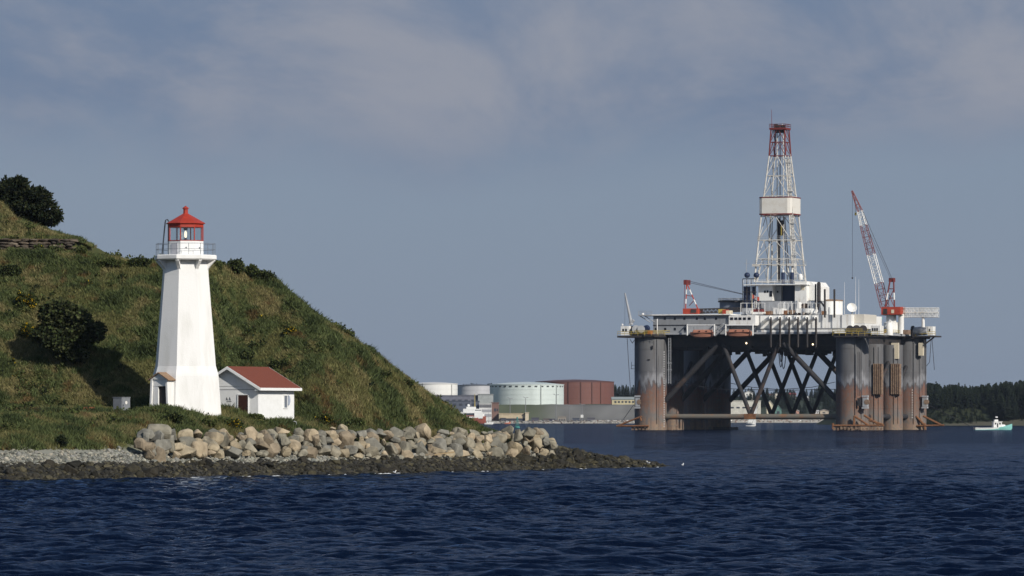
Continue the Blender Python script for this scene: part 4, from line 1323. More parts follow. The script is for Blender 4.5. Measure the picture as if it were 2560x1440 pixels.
    rbox('boat_bay', 1716, 1790, 813.8, 836, -31.6, -30.9, RGREY)
    for x0, x1 in ((1718, 1786), (1814, 1882)):
        b = MB()
        for x in (x0, x1):
            b.tube(RP(x, 838, -35.2), RP(x, 813, -35.2), 0.22, n=6); b.tube(RP(x, 813, -35.2), RP(x, 811, -30), 0.2, n=6); b.tube(RP(x, 838, -35.2), RP(x, 836, -30), 0.2, n=6)
        b.tube(RP(x0, 813, -35.2), RP(x1, 813, -35.2), 0.2, n=6)
        rpart(b, 'davit', RWHITE)
    # gangway brace left of the second boat
    a, c = RP(1785, 836, -33.8), RP(1812, 814, -33.8)
    rpart(MB().lattice(a, c, 1.3, 1.3, 5, 0.16, 0.08), 'gangway', RGREY)
    # --- long white pipe-rack front with risers
    wall = rbox('rack_front', 1888, 2128, 787, 822, -28.0, 4, RWHITE)
    rbox('rack_ledge', 1892, 2125, 823, 836.5, -31.5, -20, RWHITE)
    rbox('rack_grey_strip', 1893, 2122, 819.5, 822.7, -28.6, -21, RGREY)  # plain grey strip between the rack front and its ledge
    for px in (1900, 1925, 1962, 1984, 2006, 2030, 2055, 2080, 2104):
        rbox('rack_rib', px - 0.9, px + 0.9, 788, 821.8, -28.25, -27.98, RGREY, wall)
    for px in (1927, 1950, 1973, 1995, 2018, 2040):
        rpart(MB().tube(RP(px, 793, -34.2), RP(px, 868, -34.2), 0.33, n=8), 'riser', RDARK, smooth=40)
        rpart(MB().tube(RP(px, 793.5, -34.3), RP(px - 15, 803, -28.0), 0.62, n=8), 'riser_arm', RWHITE, smooth=40)
    # light guard rails on top of the rack front
    for x0, x1 in ((1852, 1912), (1947, 1993), (2010, 2050)):
        p, q = RP(x0, 785, -27.5), RP(x1, 785, -27.5)
        b = MB()
        for t in np.linspace(0, 1, 5): b.tube(p.lerp(q, t), p.lerp(q, t) + Vector((0, 0, 3.4)), 0.09, n=4)
        b.tube(p + Vector((0, 0, 3.4)), q + Vector((0, 0, 3.4)), 0.09, n=4)
        rpart(b, 'pipe_rack_frame', RWHITE)
    # deck clutter
    for px0, px1, py0, py1, v0, v1, m in ((1934, 1954, 771, 785, -22, -17, RWHITE), (1882, 1903, 773, 779.5, -27, -24, RMAR), (1880, 1906, 779.7, 786, -27.5, -22, RWHITE), (1990, 2024, 771, 782, -24, -18, RWHITE),
            (1969, 1988, 775, 786, -20, -16, RTAN), (1909, 1931, 768, 786, -16, -10, RGREY), (1796, 1806, 773, 785, -26, -23, RYEL), (1806, 1815, 774, 785, -27, -24, RRED), (1815, 1824, 776, 785, -27, -24, RCREAM),
            (1855, 1872, 770, 786, -22, -17, RGREY), (2026, 2040, 752, 786, -14, -9, RWHITE), (1914, 1922, 778, 786, -27, -25, RRUST), (1957, 1964, 776, 786, -26, -24, RRUST), (2045, 2052, 775, 787, -26, -23, RGREY)):
        rbox('deck_container', px0, px1, py0, py1, v0, v1, m)
    rs = np.random.default_rng(91)
    for k in range(46):
        px = rs.uniform(1850, 2058); w = rs.uniform(2.5, 9); h = rs.uniform(3, 10); vv = rs.uniform(-26.5, -13)
        m = [RWHITE, RWHITE, RGREY, RTAN, RDARK, RRUST, RGREY][int(rs.integers(0, 7))]
        yb = 786.5
        rbox('deck_box', px, px + w, yb - h, yb, vv, vv + rs.uniform(0.6, 1.6), m)
    for k in range(14):
        px = rs.uniform(1860, 2050); vv = rs.uniform(-25, -12)
        rpart(MB().tube(RP(px, 787, vv), RP(px + rs.uniform(-3, 3), rs.uniform(752, 772), vv), 0.10, n=4), 'deck_post', [RWHITE, RGREY, RDARK][k % 3])
    for px, w in ((2050, 6), (2073, 5), (1896, 4)):
        p = RP(px, 787, -25)
        rpart(MB().lathe([(w / 16, 0), (w / 14, 1.6), (w / 20, 2.4)], 10, c=p), 'deck_vent', RGREY)
    # --- tanks
    p = RP(1828, 779, 8)
    tk = rpart(MB().lathe([(3.75, 0), (3.75, 3.0)], 28, c=p), 'mud_tank', RTANK, smooth=40)
    rpart(MB().lathe([(4.3, 3.01), (4.3, 3.3), (3.6, 3.6)], 28, c=p), 'tank_rim', RDARK, tk, smooth=30)
    rail('tank_railing', [p + Vector((4.2 * math.cos(a), 4.2 * math.sin(a), 3.3)) for a in np.linspace(0, 6.283, 13)], 0.9, RGREY, tk, gap=3)
    p = RP(2078, 787, 6)
    tk = rpart(MB().lathe([(3.7, 0), (3.7, 4.3)], 28, c=p), 'white_tank', RWHITE, smooth=40)
    rpart(MB().lathe([(3.8, 4.301), (3.8, 4.7), (0.4, 5.0)], 28, c=p), 'tank_roof', RTAN, tk, smooth=30)
    # --- satellite house and dish
    sh = rbox('radio_house', 2112, 2160, 785.5, 808, -25, -12, mat('radio_house_white', (0.62, 0.58, 0.50), 0.6))
    rbox('lower_house', 2100, 2162, 808.2, 822, -26, -10, RWHITE)
    c = RP(2129, 771, -19)
    pr = [(0.05, 0.0), (0.7, 0.10), (1.2, 0.32), (1.55, 0.62), (1.6, 0.60), (1.2, 0.25), (0.7, 0.02), (0.05, -0.08)]
    dish = MB().lathe(pr, 20)
    rot = Matrix.Rotation(R(62), 3, 'X')
    rz = Matrix.Rotation(PSI + R(8), 3, 'Z')
    dish.v = [tuple(c + rz @ (rot @ Vector(q))) for q in dish.v]
    d = rpart(dish, 'satellite_dish', RWHITE, smooth=50)
    rpart(MB().tube(c + Vector((0.1, 0.5, -2.0)), c + Vector((0, 0.3, 0)), 0.22, n=6), 'dish_mount', RGREY, d)
    for px, py in ((2111, 705), (2139, 692), (2147, 698)):
        rpart(MB().tube(RP(px, 786, -14), RP(px, py, -14), 0.07, 0.03, n=4), 'whip_antenna', RWHITE)
    # --- tall dark pipes
    rpart(MB().tube(RP(2047, 768, -15), RP(2047, 709, -15), 0.62, n=10).ball(RP(2047, 709, -15), 0.62, 10, 6).tube(RP(2046, 768, -15), RP(2052, 787, -15), 0.45, n=8), 'exhaust_stack', RDARK, smooth=50)
    rpart(MB().tube(RP(2039, 772, -14), RP(2039, 710, -14), 0.28, n=8), 'exhaust_stack', RDARK)
    for px in (2062, 2086):
        rpart(MB().tube(RP(px, 794, -29), RP(px, 723, -29), 0.31, n=8), 'standing_pipe', RDARK)
    rpart(MB().tube(RP(2050, 752, -15), RP(2062, 768, -29), 0.3, n=8), 'pipe_brace', RDARK)

    # --- drill floor
    df = rbox('drill_floor_house', 1896, 1931, 713, 752, -9, 8, RWHITE)
    for px0, px1, py0, py1 in ((1910, 1914.5, 726.5, 732), (1916.5, 1921, 726, 731.5), (1923.5, 1930.5, 727.5, 741.5)): rbox('window', px0, px1, py0, py1, -9.1, -8.97, RWIN, df)
    df2 = rbox('drill_floor_recess', 1931.2, 1953, 714, 757, -6, 8, RGREY)
    rbox('window', 1942, 1946, 727, 732, -6.1, -5.97, RWIN, df2)
    rbox('drawworks_bay', 1953.2, 1987, 714, 757, -4.5, 8, RBLUE)
    df3 = rbox('drill_floor_side', 1987.2, 2016, 703, 760, -9.3, 8, RWHITE)
    rbox('panel', 2002, 2011, 715, 725, -9.4, -9.27, RCREAM, df3)
    rbox('doorway', 2017, 2021, 727, 745, -7.2, -6.9, RWIN, df3)
    a, b_, c_ = RP(2016.2, 751, -7), RP(2037, 751, -7), RP(2037, 716, -7)
    d_, e_ = RP(2028, 704, -7), RP(2016.2, 704, -7)
    rpart(MB().prism([(a.x, a.z), (b_.x, b_.z), (c_.x, c_.z), (d_.x, d_.z), (e_.x, e_.z)], 1, -7, 8), 'drill_floor_shoulder', RWHITE)
    rbox('drill_floor_platform', 1858, 2016, 709.5, 713.2, -11, 9, RWHITE)
    p, q = RP(1858, 709.5, -11), RP(2016, 709.5, -11)
    rail('drill_floor_railing', [p, q], 1.15, RWHITE)
    rbox('substructure', 1893, 2040, 752.2, 787, -8.6, 9, RGREY)
    rbox('substructure_wall', 1902, 1950, 753, 770, -10.2, -8.65, RGREY)
    p = RP(1998, 771, -12); rpart(MB().lathe([(0.95, 0), (0.95, 1.6), (0.6, 1.9)], 12, c=p), 'silo', RWHITE, smooth=40)
    p = RP(2012, 786, -12); rpart(MB().lathe([(0.5, 0), (0.9, 1.6), (0.9, 3.4)], 12, c=p), 'hopper', RTAN, smooth=40)
    # bulk tanks on the left of the floor
    for px in (1868, 1891):
        rpart(MB().ball(RP(px, 688, -9), 0.95, 12, 8, (1, 1, 0.95)), 'blue_sphere', RBLUE, smooth=60)
    for px in (1863, 1872, 1884):
        rpart(MB().tube(RP(px, 770, -8), RP(px, 716, -8), 0.52, n=10), 'bulk_bottle', RBLUE, smooth=40)
    b = MB()
    for px in (1857, 1867, 1878, 1889): b.tube(RP(px, 772, -10), RP(px, 697, -10), 0.13, n=4)
    for py in (697, 730, 752): b.tube(RP(1857, py, -10), RP(1892, py, -10), 0.13, n=4)
    rpart(b, 'bulk_tank_frame', RDARK)
    rbox('machinery_block', 1857, 1893, 752.2, 786, -7, 8, RDARK)
    for px in (1957.5, 1980):
        rpart(MB().tube(RP(px, 709, -7), RP(px, 681, -7), 0.60, n=10), 'pipe_bundle', RBLUE, smooth=40)
        rpart(MB().tube(RP(px, 680.8, -7), RP(px, 675, -7), 0.28, n=8), 'pipe_bundle_top', RWHITE)
    p = RP(2001, 700, -8)
    rpart(MB().lathe([(0.55, 0), (0.75, 0.15), (0.78, 1.2), (0.6, 1.75), (0.2, 2.0)], 14, c=p), 'radome', RWHITE, smooth=60)
    # flag on its staff
    fl = rpart(MB().tube(RP(1880, 786, -28), RP(1880, 733, -28), 0.09, n=5), 'flag_staff', RCREAM)
    p = RP(1880.5, 736, -28)
    for x0, x1, m in ((0, 0.62, RRED), (0.63, 1.7, RWHITE), (1.71, 2.3, RRED)):
        w = lambda x: Vector((p.x + x, -28 + 0.18 * math.sin(x * 3.0), p.z - 0.38 * x))
        a, c = w(x0), w(x1); h = Vector((0, 0, -1.25)); t = Vector((0, 0.03, 0))
        rpart(MB().hexa([a + h, c + h, c + h + t, a + h + t, a, c, c + t, a + t]), 'flag', m, fl)
    a, c = p + Vector((0.95, 0.10, -0.75)), p + Vector((1.4, 0.10, -1.25))
    rpart(MB().prism([(a.x, a.z), (a.x + 0.2, a.z - 0.15), (a.x + 0.42, a.z - 0.1), (a.x + 0.3, a.z - 0.4), (a.x + 0.1, a.z - 0.42)], 1, p.y - 0.16, p.y - 0.12), 'flag_leaf', RRED, fl)

    # --- left crane
    cr = empty('deck_crane', (0, 0, 0), parent=RIG)
    rbox('crane_house', 1707, 1745, 771, 785, -24, -19, RRED, cr)
    rbox('engine_bay', 1727, 1740, 773, 782, -24.2, -23.95, RDARK, cr)
    def seg(p, q, n, r, ms, name='mast_leg', par=cr):
        for i in range(n):
            rpart(MB().tube(p.lerp(q, i / n), p.lerp(q, (i + 1) / n), r, n=6), name, ms[i % len(ms)], par)
    for v in (-23.4, -20.2):
        seg(RP(1714, 771, v), RP(1716.5, 712, v), 5, 0.18, [RRED, RWHITE])
        seg(RP(1745, 773, v), RP(1719, 712, v), 5, 0.18, [RRED, RWHITE])
    b = MB(); b.span(RP(1713, 712, -22).x, RP(1721, 712, -22).x, -23.6, -20, RP(1713, 712, -22).z, RP(1713, 700, -22).z)
    rpart(b, 'mast_head', RMAR, cr)
    b = MB(); b.tube(RP(1723, 764, -22), RP(1738, 748, -22), 0.12, n=4); b.tube(RP(1716, 738, -22), RP(1731, 741, -22), 0.10, n=4); b.tube(RP(1710, 771, -22), RP(1712, 706, -22), 0.09, n=4)
    rpart(b, 'mast_bracing', RMAR, cr)
    b = MB(); b.lattice(RP(1746, 778, -22), RP(1858, 774, -14), 1.4, 1.2, 22, 0.14, 0.09)
    rpart(b, 'boom', RDARK, cr)
    b = MB()
    for dy in (0, 4): b.tube(RP(1720, 702 + dy, -22), RP(1858, 735 + dy * 0.3, -14), 0.07, n=4)
    rpart(b, 'stay_cable', RLINE, cr)
    # --- right crane, boom up
    v = 20.0
    cr = empty('pedestal_crane', (0, 0, 0), parent=RIG)
    p = RP(2228, 832, v)
    rpart(MB().lathe([(2.4, 0), (2.4, 3.2), (1.6, 3.6), (1.6, 5.6)], 18, c=p), 'pedestal', RWHITE, cr, smooth=40)
    p = RP(2253, 835, v); rpart(MB().lathe([(0.9, 0), (0.9, 6.0), (1.0, 6.4)], 14, c=p), 'boom_rest_post', RWHITE, cr, smooth=40)
    hs = rbox('crane_house', 2203, 2251, 767, 786.5, v - 2.6, v + 2.6, RRED, cr)
    rbox('engine_bay', 2208, 2218, 772, 785, v - 2.7, v - 2.58, RDARK, cr)
    rbox('cab_window', 2228, 2235, 774, 783, v - 2.7, v - 2.58, RCREAM, cr)
    rbox('crane_deck', 2199, 2252, 786.7, 788, v - 3, v + 3, RDARK, cr)
    for dv in (-1.6, 1.6):
        for x0, x1 in ((2213, 2226), (2236, 2234)):
            seg(RP(x0, 767, v + dv), RP(x1, 697, v + dv * 0.6), 4, 0.24, [RMAR, RWHITE, RMAR, RMAR], par=cr)
    b = MB()
    for py in (703, 722, 745): b.tube(RP(2222, py, v), RP(2236, py, v), 0.14, n=4)
    b.tube(RP(2216, 764, v), RP(2234, 724, v), 0.12, n=4); b.tube(RP(2234, 764, v), RP(2222, 735, v), 0.12, n=4)
    b.span(RP(2224, 700, v).x, RP(2236, 700, v).x, v - 1, v + 1, RP(2224, 705, v).z, RP(2224, 695, v).z)
    rpart(b, 'mast_bracing', RMAR, cr)
    bp = [(2212, 768, 2.3), (2197.5, 708, 2.3), (2178, 636, 2.2), (2159, 563, 1.9), (2150, 528, 1.4), (2130, 477, 0.35)]
    for i, ((x0, y0, w0), (x1, y1, w1)) in enumerate(zip(bp, bp[1:])):
        n = max(3, int(math.hypot(x1 - x0, y1 - y0) / 14))
        rpart(MB().lattice(RP(x0, y0, v), RP(x1, y1, v), w0, w1, n, 0.11, 0.06), 'boom_section', [RMAR, RWHITE, RMAR, RWHITE, RMAR][i], cr)
    b = MB()
    for dv in (-1.2, 1.2): b.tube(RP(2230, 697, v + dv), RP(2157, 528, v + dv * 0.6), 0.07, n=4); b.tube(RP(2228, 700, v + dv), RP(2155, 540, v + dv * 0.6), 0.05, n=4)
    b.tube(RP(2131, 479, v), RP(2131, 692, v), 0.05, n=4); b.tube(RP(2137, 500, v), RP(2139, 533, v), 0.06, n=4)
    rpart(b, 'hoist_cable', RLINE, cr)
    rpart(MB().ball(RP(2131, 695, v), 0.30, 8, 5), 'hook_ball', RDARK, cr)
    rpart(MB().ball(RP(2139, 535, v), 0.45, 8, 5, (0.8, 0.8, 1.2)), 'hook_block', RYEL, cr)
    # gangway boom stowed level to the right
    g = empty('gangway_boom', (0, 0, 0), parent=RIG)
    for y0, y1 in ((769.5, 780.5), (782, 793)):
        a, c = RP(2252, (y0 + y1) / 2, v + 1), RP(2346, (y0 + y1) / 2, v + 1)
        rpart(MB().lattice(a, c, 1.35, 1.35, 20, 0.12, 0.075), 'truss', RWHITE, g)
    rpart(MB().tube(RP(2308, 793, v + 1), RP(2308, 818, v + 1), 0.45, 0.55, n=10), 'boom_post', RWHITE, g)

    # --- corner winch stations
    def cab(px0, px1, py0, py1, v0, v1, wins):
        c = rbox('winch_cab', px0, px1, py0, py1, v0, v1, RWHITE)
        for w in wins: rbox('window', w[0], w[1], w[2], w[3], v0 - 0.08, v0 + 0.03, RWIN, c)
    cab(1552, 1572, 815, 838, -36, -32.5, [(1556, 1560, 822, 829), (1563, 1567, 822, 829)])
    rpart(MB().ball(RP(1556, 812, -34), 0.35, 8, 5), 'lamp_globe', RWHITE)
    rbox('winch_platform', 1543, 1602, 839, 844, -38, -28, RDARK)
    p0, p1, p2 = RP(1544, 839, -38), RP(1662, 839, -38), RP(1544, 839, -28)
    rail('winch_railing', [p2, p0, p1], 1.25, RYEL)
    rbox('winch_base', 1582, 1618, 826, 838, -35, -30, RTAN)
    for px, w in ((1590, 1.3), (1603, 1.2)):
        rpart(MB().tube(RP(px, 823, -36), RP(px, 823, -33), w, n=14), 'winch_drum', RGREY, smooth=40)
    rpart(MB().tube(RP(1613, 823, -35.5), RP(1617, 821, -33), 1.1, n=12), 'winch_drum', RBLUE, smooth=40)
    rbox('winch_motor', 1577, 1586, 815, 832, -34, -31, RDARK)
    rbox('red_locker', 1619, 1626, 827, 837, -35.5, -33, RRED)
    # small leaning derrick boom on the left
    rpart(MB().tube(RP(1579, 812, -34), RP(1562.5, 733, -34), 0.55, 0.22, n=8).tube(RP(1574, 812, -34), RP(1584, 800, -34), 0.5, n=8), 'davit_boom', RGREY, smooth=40)
    rpart(MB().tube(RP(1562.5, 733, -34), RP(1562, 815, -34), 0.04, n=4), 'davit_line', RLINE)
    cab(2177, 2200, 814, 836, -33.8, -30, [(2180, 2183.5, 820, 828), (2185.5, 2189, 820, 828), (2191, 2194.5, 820, 828)])
    for px, w in ((2125, 1.2), (2141, 1.3), (2158, 1.25)):
        rpart(MB().tube(RP(px, 823, -35), RP(px, 823, -32), w, n=14), 'winch_drum', RDARK, smooth=40)
    rbox('winch_base', 2086, 2116, 824, 837, -35, -31, RWHITE)
    p0, p1 = RP(2082, 839, -37.6), RP(2210, 839, -37.6)
    rail('winch_railing', [p0, p1], 1.35, RYEL)
    rbox('winch_platform', 2084, 2212, 839.4, 843, -37.8, -33.7, RDARK)
    # rear right corner
    vb = 26.0
    cab(2319, 2332, 816, 838, vb, vb + 3, [(2322, 2325, 822, 829)])
    rpart(MB().tube(RP(2283, 829, vb), RP(2318, 826, vb), 1.4, n=12), 'winch_drum', RGREY, smooth=40)
    rpart(MB().tube(RP(2280, 829, vb - 0.5), RP(2284, 829, vb - 0.5), 1.9, n=14), 'winch_flange', RDARK)
    rbox('winch_platform', 2272, 2338, 839, 843, vb - 1, vb + 6, RDARK)
    rail('winch_railing', [RP(2272, 839, vb - 1), RP(2338, 839, vb - 1)], 1.25, RYEL)
    b = MB(); b.tube(RP(2335, 843, vb), RP(2310, 862, vb), 0.25, n=5); b.tube(RP(2312, 843, vb), RP(2312, 866, vb), 0.25, n=5)
    rpart(b, 'platform_bracket', RDARK)
    rail('side_railing', [(33.3, -28, 30.6), (33.3, 24, 30.6)], 1.2, RYEL)
    for px, w, h in ((2212, 2.2, 1.8), (2262, 1.6, 1.4)):
        p = RP(px, 836, 12); rpart(MB().span(p.x, p.x + w, 10, 13, p.z, p.z + h), 'deck_locker', RTAN)
    rpart(MB().tube(RP(2208, 826, 8), RP(2226, 800, 8), 0.4, n=8), 'white_pipe', RWHITE)
    p = RP(2224, 838, 6); rpart(MB().lathe([(1.1, 0), (1.1, 3.2), (0.6, 4.0)], 12, c=p), 'white_bottle', RWHITE, smooth=40)
    rpart(MB().ball(RP(2204, 796, 10), 0.3, 8, 5), 'green_lamp', mat('green_lamp', (0.1, 0.5, 0.4), 0.4))

    # --- things on the columns
    rbox('white_panel', 2228, 2246, 857, 897, 10.4 - 3.1, 10.4 - 2.2, RCREAM)
    rbox('white_panel', 2296, 2307, 857, 889, 31 - 4.9, 31 - 3.5, RCREAM)
    for px0, px1, v in ((2182, 2205, -10.4 - 3.6), (2226, 2250, 10.4 - 3.6)):
        a = rbox('anchor_bolster', px0, px1, 910, 986, v, v + 1.4, RTAN)
        for k in range(5):
            x = px0 + (px1 - px0) * (k + 0.5) / 5
            rbox('bolster_rib', x - 1.2, x + 1.2, 909, 985.5, v - 0.35, v - 0.003, RTAN, a)
    v = -36.6
    for px, y0, y1, vv in ((1660.5, 880, 1072, -35.6), (2281, 975, 1050, 31 - 5.25)):
        b = MB()
        n = int((y1 - y0) / 6)
        for k in range(n):
            q = RP(px, y0 + (y1 - y0) * k / n, vv); b.box(q, (0.32, 0.06, 0.30))
        tag(rpart(b, 'draft_marks', RWHITE), kind='stuff')
    for px, py, vv in ((1596, 1005, -35), (2164, 1005, -35), (2313, 1005, 28)):
        a = RP(px, py, vv)
        f = rpart(MB().box(a, (1.5, 1.6, 2.9)).box(a + Vector((0.0, -0.3, 1.8)), (1.9, 1.4, 0.5)).box(a + Vector((0, -0.3, -1.8)), (1.9, 1.4, 0.5)), 'fairlead', RGREY)
        rpart(MB().tube(a + Vector((0.6, -0.9, 0)), a + Vector((0.6, -0.2, 0)), 0.8, n=12), 'fairlead_sheave', RTAN, f)
    for px, py, vv, w, h in ((1631, 868, -36.0, 0.5, 1.0), (1604, 872, -34.9, 0.25, 1.3), (1622, 899, -36.1, 0.8, 0.3), (2148, 1005, -36.0, 1.1, 2.4)):
        rpart(MB().box(RP(px, py, vv), (w, 0.3, h)), 'hatch', RDARK)
    # ladder and platforms on the near left column
    b = MB()
    for px in (1671, 1677): b.tube(RP(px, 960, -33), RP(px, 845, -33), 0.08, n=4)
    for k in range(30): b.tube(RP(1671, 846 + 3.8 * k, -33), RP(1677, 846 + 3.8 * k, -33), 0.05, n=3)
    for py in (908, 925): b.tube(RP(1668, py, -33), RP(1680, py, -33), 0.12, n=4)
    rpart(b, 'column_ladder', RGREY)
    b = MB(); q = RP(1584, 922, -31); b.box(q, (1.6, 1.2, 0.12)); b.tube(q + Vector((-0.7, 0, 0)), q + Vector((-0.7, 0, 2.2)), 0.07, n=4); b.tube(q + Vector((-0.7, 0, 1.1)), q + Vector((0.7, 0, 1.1)), 0.06, n=4)
    rpart(b, 'column_platform', RDARK)
    # rusty anchor racks at the waterline
    def rack(pts, name='anchor_rack', m=RRUST, r=0.34, vv=-37.2):
        b = MB()
        for (x0, y0), (x1, y1) in pts: b.tube(RP(x0, y0, vv), RP(x1, y1, vv), r, n=6)
        rpart(b, name, m)
    rack([((2082, 1064), (2210, 1064)), ((2136, 1040), (2172, 1064)), ((2160, 1038), (2198, 1062)), ((2136, 1040), (2134, 1062)), ((2082, 1058), (2082, 1073)), ((2172, 1050), (2208, 1062))])
    rack([((1541, 1065), (1622, 1065)), ((1546, 1064), (1604, 1041)), ((1600, 1041), (1603, 1052))], r=0.30)
    rack([((2292, 1065), (2360, 1063)), ((2290, 1040), (2312, 1064)), ((2308, 1040), (2352, 1062)), ((2312, 1058), (2312, 1074))], vv=27)
    b = MB()
    for x0 in range(2086, 2206, 9):
        p = RP(x0, 1070 + (x0 % 4), -37); rpart(MB().box(p, (0.6, 0.7, 0.9)), 'anchor_pad', RTAN)
    b = MB()
    for x0 in list(range(1582, 1625, 9)) + [1678, 1692]:
        p = RP(x0, 1069 + (x0 % 4), -36.5); rpart(MB().box(p, (0.7, 0.7, 1.2)), 'anchor_pad', RTAN)
    # mooring and hanging lines
    b = MB()
    for pts, vv in (([(1568, 846), (1571, 900), (1577, 986)], -36), ([(1575, 848), (1581, 858), (1586, 850)], -35), ([(1584, 1012), (1556, 1052)], -36), ([(2314, 846), (2313, 1000)], 28), ([(2330, 846), (2336, 925)], 28), ([(2328, 846), (2324, 905), (2316, 915)], 28),
                    ([(2320, 1012), (2352, 1028), (2400, 1052), (2425, 1065)], 28), ([(2145, 880), (2145, 990)], -36.4), ([(2149, 880), (2149, 990)], -36.4), ([(1672, 948), (1760, 968), (1826, 975)], -30), ([(1826, 958), (1880, 968), (1950, 974), (2030, 968), (2088, 955)], 20), ([(1826, 972), (1950, 976), (2088, 973)], 0)):
        rpart(MB().path([RP(x, y, vv) for x, y in pts], 0.09, 4), 'mooring_line', RLINE)

def build_derrick():
    D = empty('derrick', (0, 0, 0), parent=RIG)
    c0 = RP(1950, 705, 0)
    zs = lambda py: RP(1950, py, 0).z
    tb = [(760, 7.2), (705, 6.45), (540, 4.72), (390, 2.72), (322, 2.25)]
    def half(py): return float(np.interp(-py, [-a for a, _ in tb], [h for _, h in tb]))
    def cor(py, i):
        h = half(py); s = [(-1, -1), (1, -1), (1, 1), (-1, 1)][i % 4]
        return Vector((c0.x + s[0] * h, s[1] * h, zs(py)))
    W, M = mat('derrick_dull_white', (0.62, 0.60, 0.55), 0.65, (0.40, 0.36, 0.30), 0.9, 8, 0.45, 0.75), RMAR
    for i in range(4):
        rpart(MB().tube(cor(706, i), cor(540, i), 0.28, 0.24, n=6).tube(cor(540, i), cor(390, i), 0.24, 0.21, n=6), 'leg', W, D)
        rpart(MB().tube(cor(390, i), cor(322, i), 0.24, 0.22, n=6), 'upper_leg', M, D)
    gy = [322, 356, 390, 440, 491, 541, 601, 648, 705]
    for a, b_ in zip(gy, gy[1:]):
        m = M if b_ <= 390 else W
        g = MB()
        for i in range(4): g.tube(cor(b_, i), cor(b_, i + 1), 0.12, n=5)
        rpart(g, 'girt', m, D)
        for i in range(4):
            if i in (0, 2) or True:
                k = MB(); mid = cor(a, i).lerp(cor(a, i + 1), 0.5)
                k.tube(mid, cor(b_, i), 0.115, n=5); k.tube(mid, cor(b_, i + 1), 0.115, n=5)
                rpart(k, 'bracing', m, D)
    # guide rails, hanging pipe and travelling block
    for dx in (-1.1, 1.0):
        rpart(MB().tube((c0.x + dx, 0.6, zs(706)), (c0.x + dx, 0.3, zs(324)), 0.17, n=5), 'guide_rail', W, D)
    b = MB()
    for dx in (-0.25, 0.1, 0.35): b.tube((c0.x + dx, 0, zs(620)), (c0.x + dx * 0.6, 0, zs(324)), 0.06, n=4)
    rpart(b, 'drilling_line', RLINE, D)
    t = rpart(MB().box((c0.x + 0.6, -0.4, zs(572)), (1.1, 1.0, 4.2)).box((c0.x + 0.5, -0.4, zs(556)), (1.6, 1.2, 1.2)), 'travelling_block', RDARK, D)
    rpart(MB().tube((c0.x + 0.7, -0.95, zs(590)), (c0.x + 0.7, -0.95, zs(565)), 0.22, n=6), 'hook', RYEL, D)
    b = MB()
    rs = np.random.default_rng(3)
    for _ in range(16):
        x = rs.uniform(-2.0, -0.9); b.tube((c0.x + x * 0.5 + rs.uniform(-0.4, 0.3), rs.uniform(0.6, 2), zs(706)), (c0.x + x * 0.55, rs.uniform(0.6, 2), zs(545)), 0.09, n=4)
    for x0, x1 in ((2.2, 1.0), (-3.4, -2.8), (3.0, 1.4)): b.tube((c0.x + x0, 1, zs(706)), (c0.x + x1, 0.6, zs(545)), 0.15, n=5)
    rpart(b, 'pipe_stand', RDARK, D)
    rpart(MB().tube((c0.x - 2.2, -1.5, zs(650)), (c0.x - 2.2, -1.5, zs(613)), 0.30, n=8), 'standpipe', W, D)
    # walkways with rails inside the mast
    for py, ex, m in ((662, 0.6, W), (601, 0.35, W)):
        h = half(py) + ex
        b = MB(); b.span(c0.x - h, c0.x + h, -h, -h + 1.0, zs(py) - 0.16, zs(py) + 0.1); b.span(c0.x - h, c0.x + h, h - 1.0, h, zs(py) - 0.16, zs(py) + 0.1)
        rpart(b, 'monkey_board', m, D)
        q = [Vector((c0.x - h, -h, zs(py))), Vector((c0.x + h, -h, zs(py))), Vector((c0.x + h, h, zs(py)))]
        rail('monkey_board_railing', q, 1.2, RGREY, D, gap=1.8, r=0.06)
    h = half(660)
    for s in (-1, 1):
        rpart(MB().span(c0.x + s * (h - 0.1) - 1.2, c0.x + s * (h - 0.1) + 1.2, -h - 0.9, -h + 0.6, zs(667), zs(661)), 'motor_box', W, D)
        rpart(MB().tube((c0.x + s * (h - 1.4), -h - 0.3, zs(668)), (c0.x + s * (h - 0.4), -h - 0.3, zs(705)), 0.24, n=6), 'prop', W, D)
    # wind wall
    def rsq(hw, cut):
        return [(-hw + cut, -hw), (hw - cut, -hw), (hw - cut * 0.3, -hw + cut * 0.3), (hw, -hw + cut), (hw, hw - cut), (hw - cut * 0.3, hw - cut * 0.3), (hw - cut, hw), (-hw + cut, hw), (-hw + cut * 0.3, hw - cut * 0.3), (-hw, hw - cut), (-hw, -hw + cut), (-hw + cut * 0.3, -hw + cut * 0.3)]
    def ring(hw, z0, z1, name, m):
        o, i = rsq(hw, 1.2), rsq(hw - 0.15, 1.15)
        n = len(o); v = [(c0.x + x, y, z) for z in (z0, z1) for x, y in o] + [(c0.x + x, y, z) for z in (z0, z1) for x, y in i]
        f = []
        for k in range(n):
            k2 = (k + 1) % n
            f += [(k, k2, n + k2, n + k), (2 * n + k2, 2 * n + k, 3 * n + k, 3 * n + k2), (n + k, n + k2, 3 * n + k2, 3 * n + k), (k2, k, 2 * n + k, 2 * n + k2)]
        rpart(MB().add(v, f), name, m, D)
    ring(5.45, zs(535), zs(496), 'wind_wall', mat('wind_wall_cream', (0.70, 0.67, 0.60), 0.6, (0.60, 0.55, 0.46), 0.4, 6, 0.5, 0.75))
    ring(5.52, zs(496), zs(493.5), 'wind_wall_trim', RMAR)
    ring(5.52, zs(538), zs(535), 'wind_wall_trim', RMAR)
    # ladder with cage along the right leg
    b = MB()
    p, q = cor(700, 1) + Vector((0.7, 0.4, 0)), cor(400, 1) + Vector((0.75, 0.3, 0))
    b.lattice(p, q, 0.8, 0.7, 70, 0.06, 0.05)
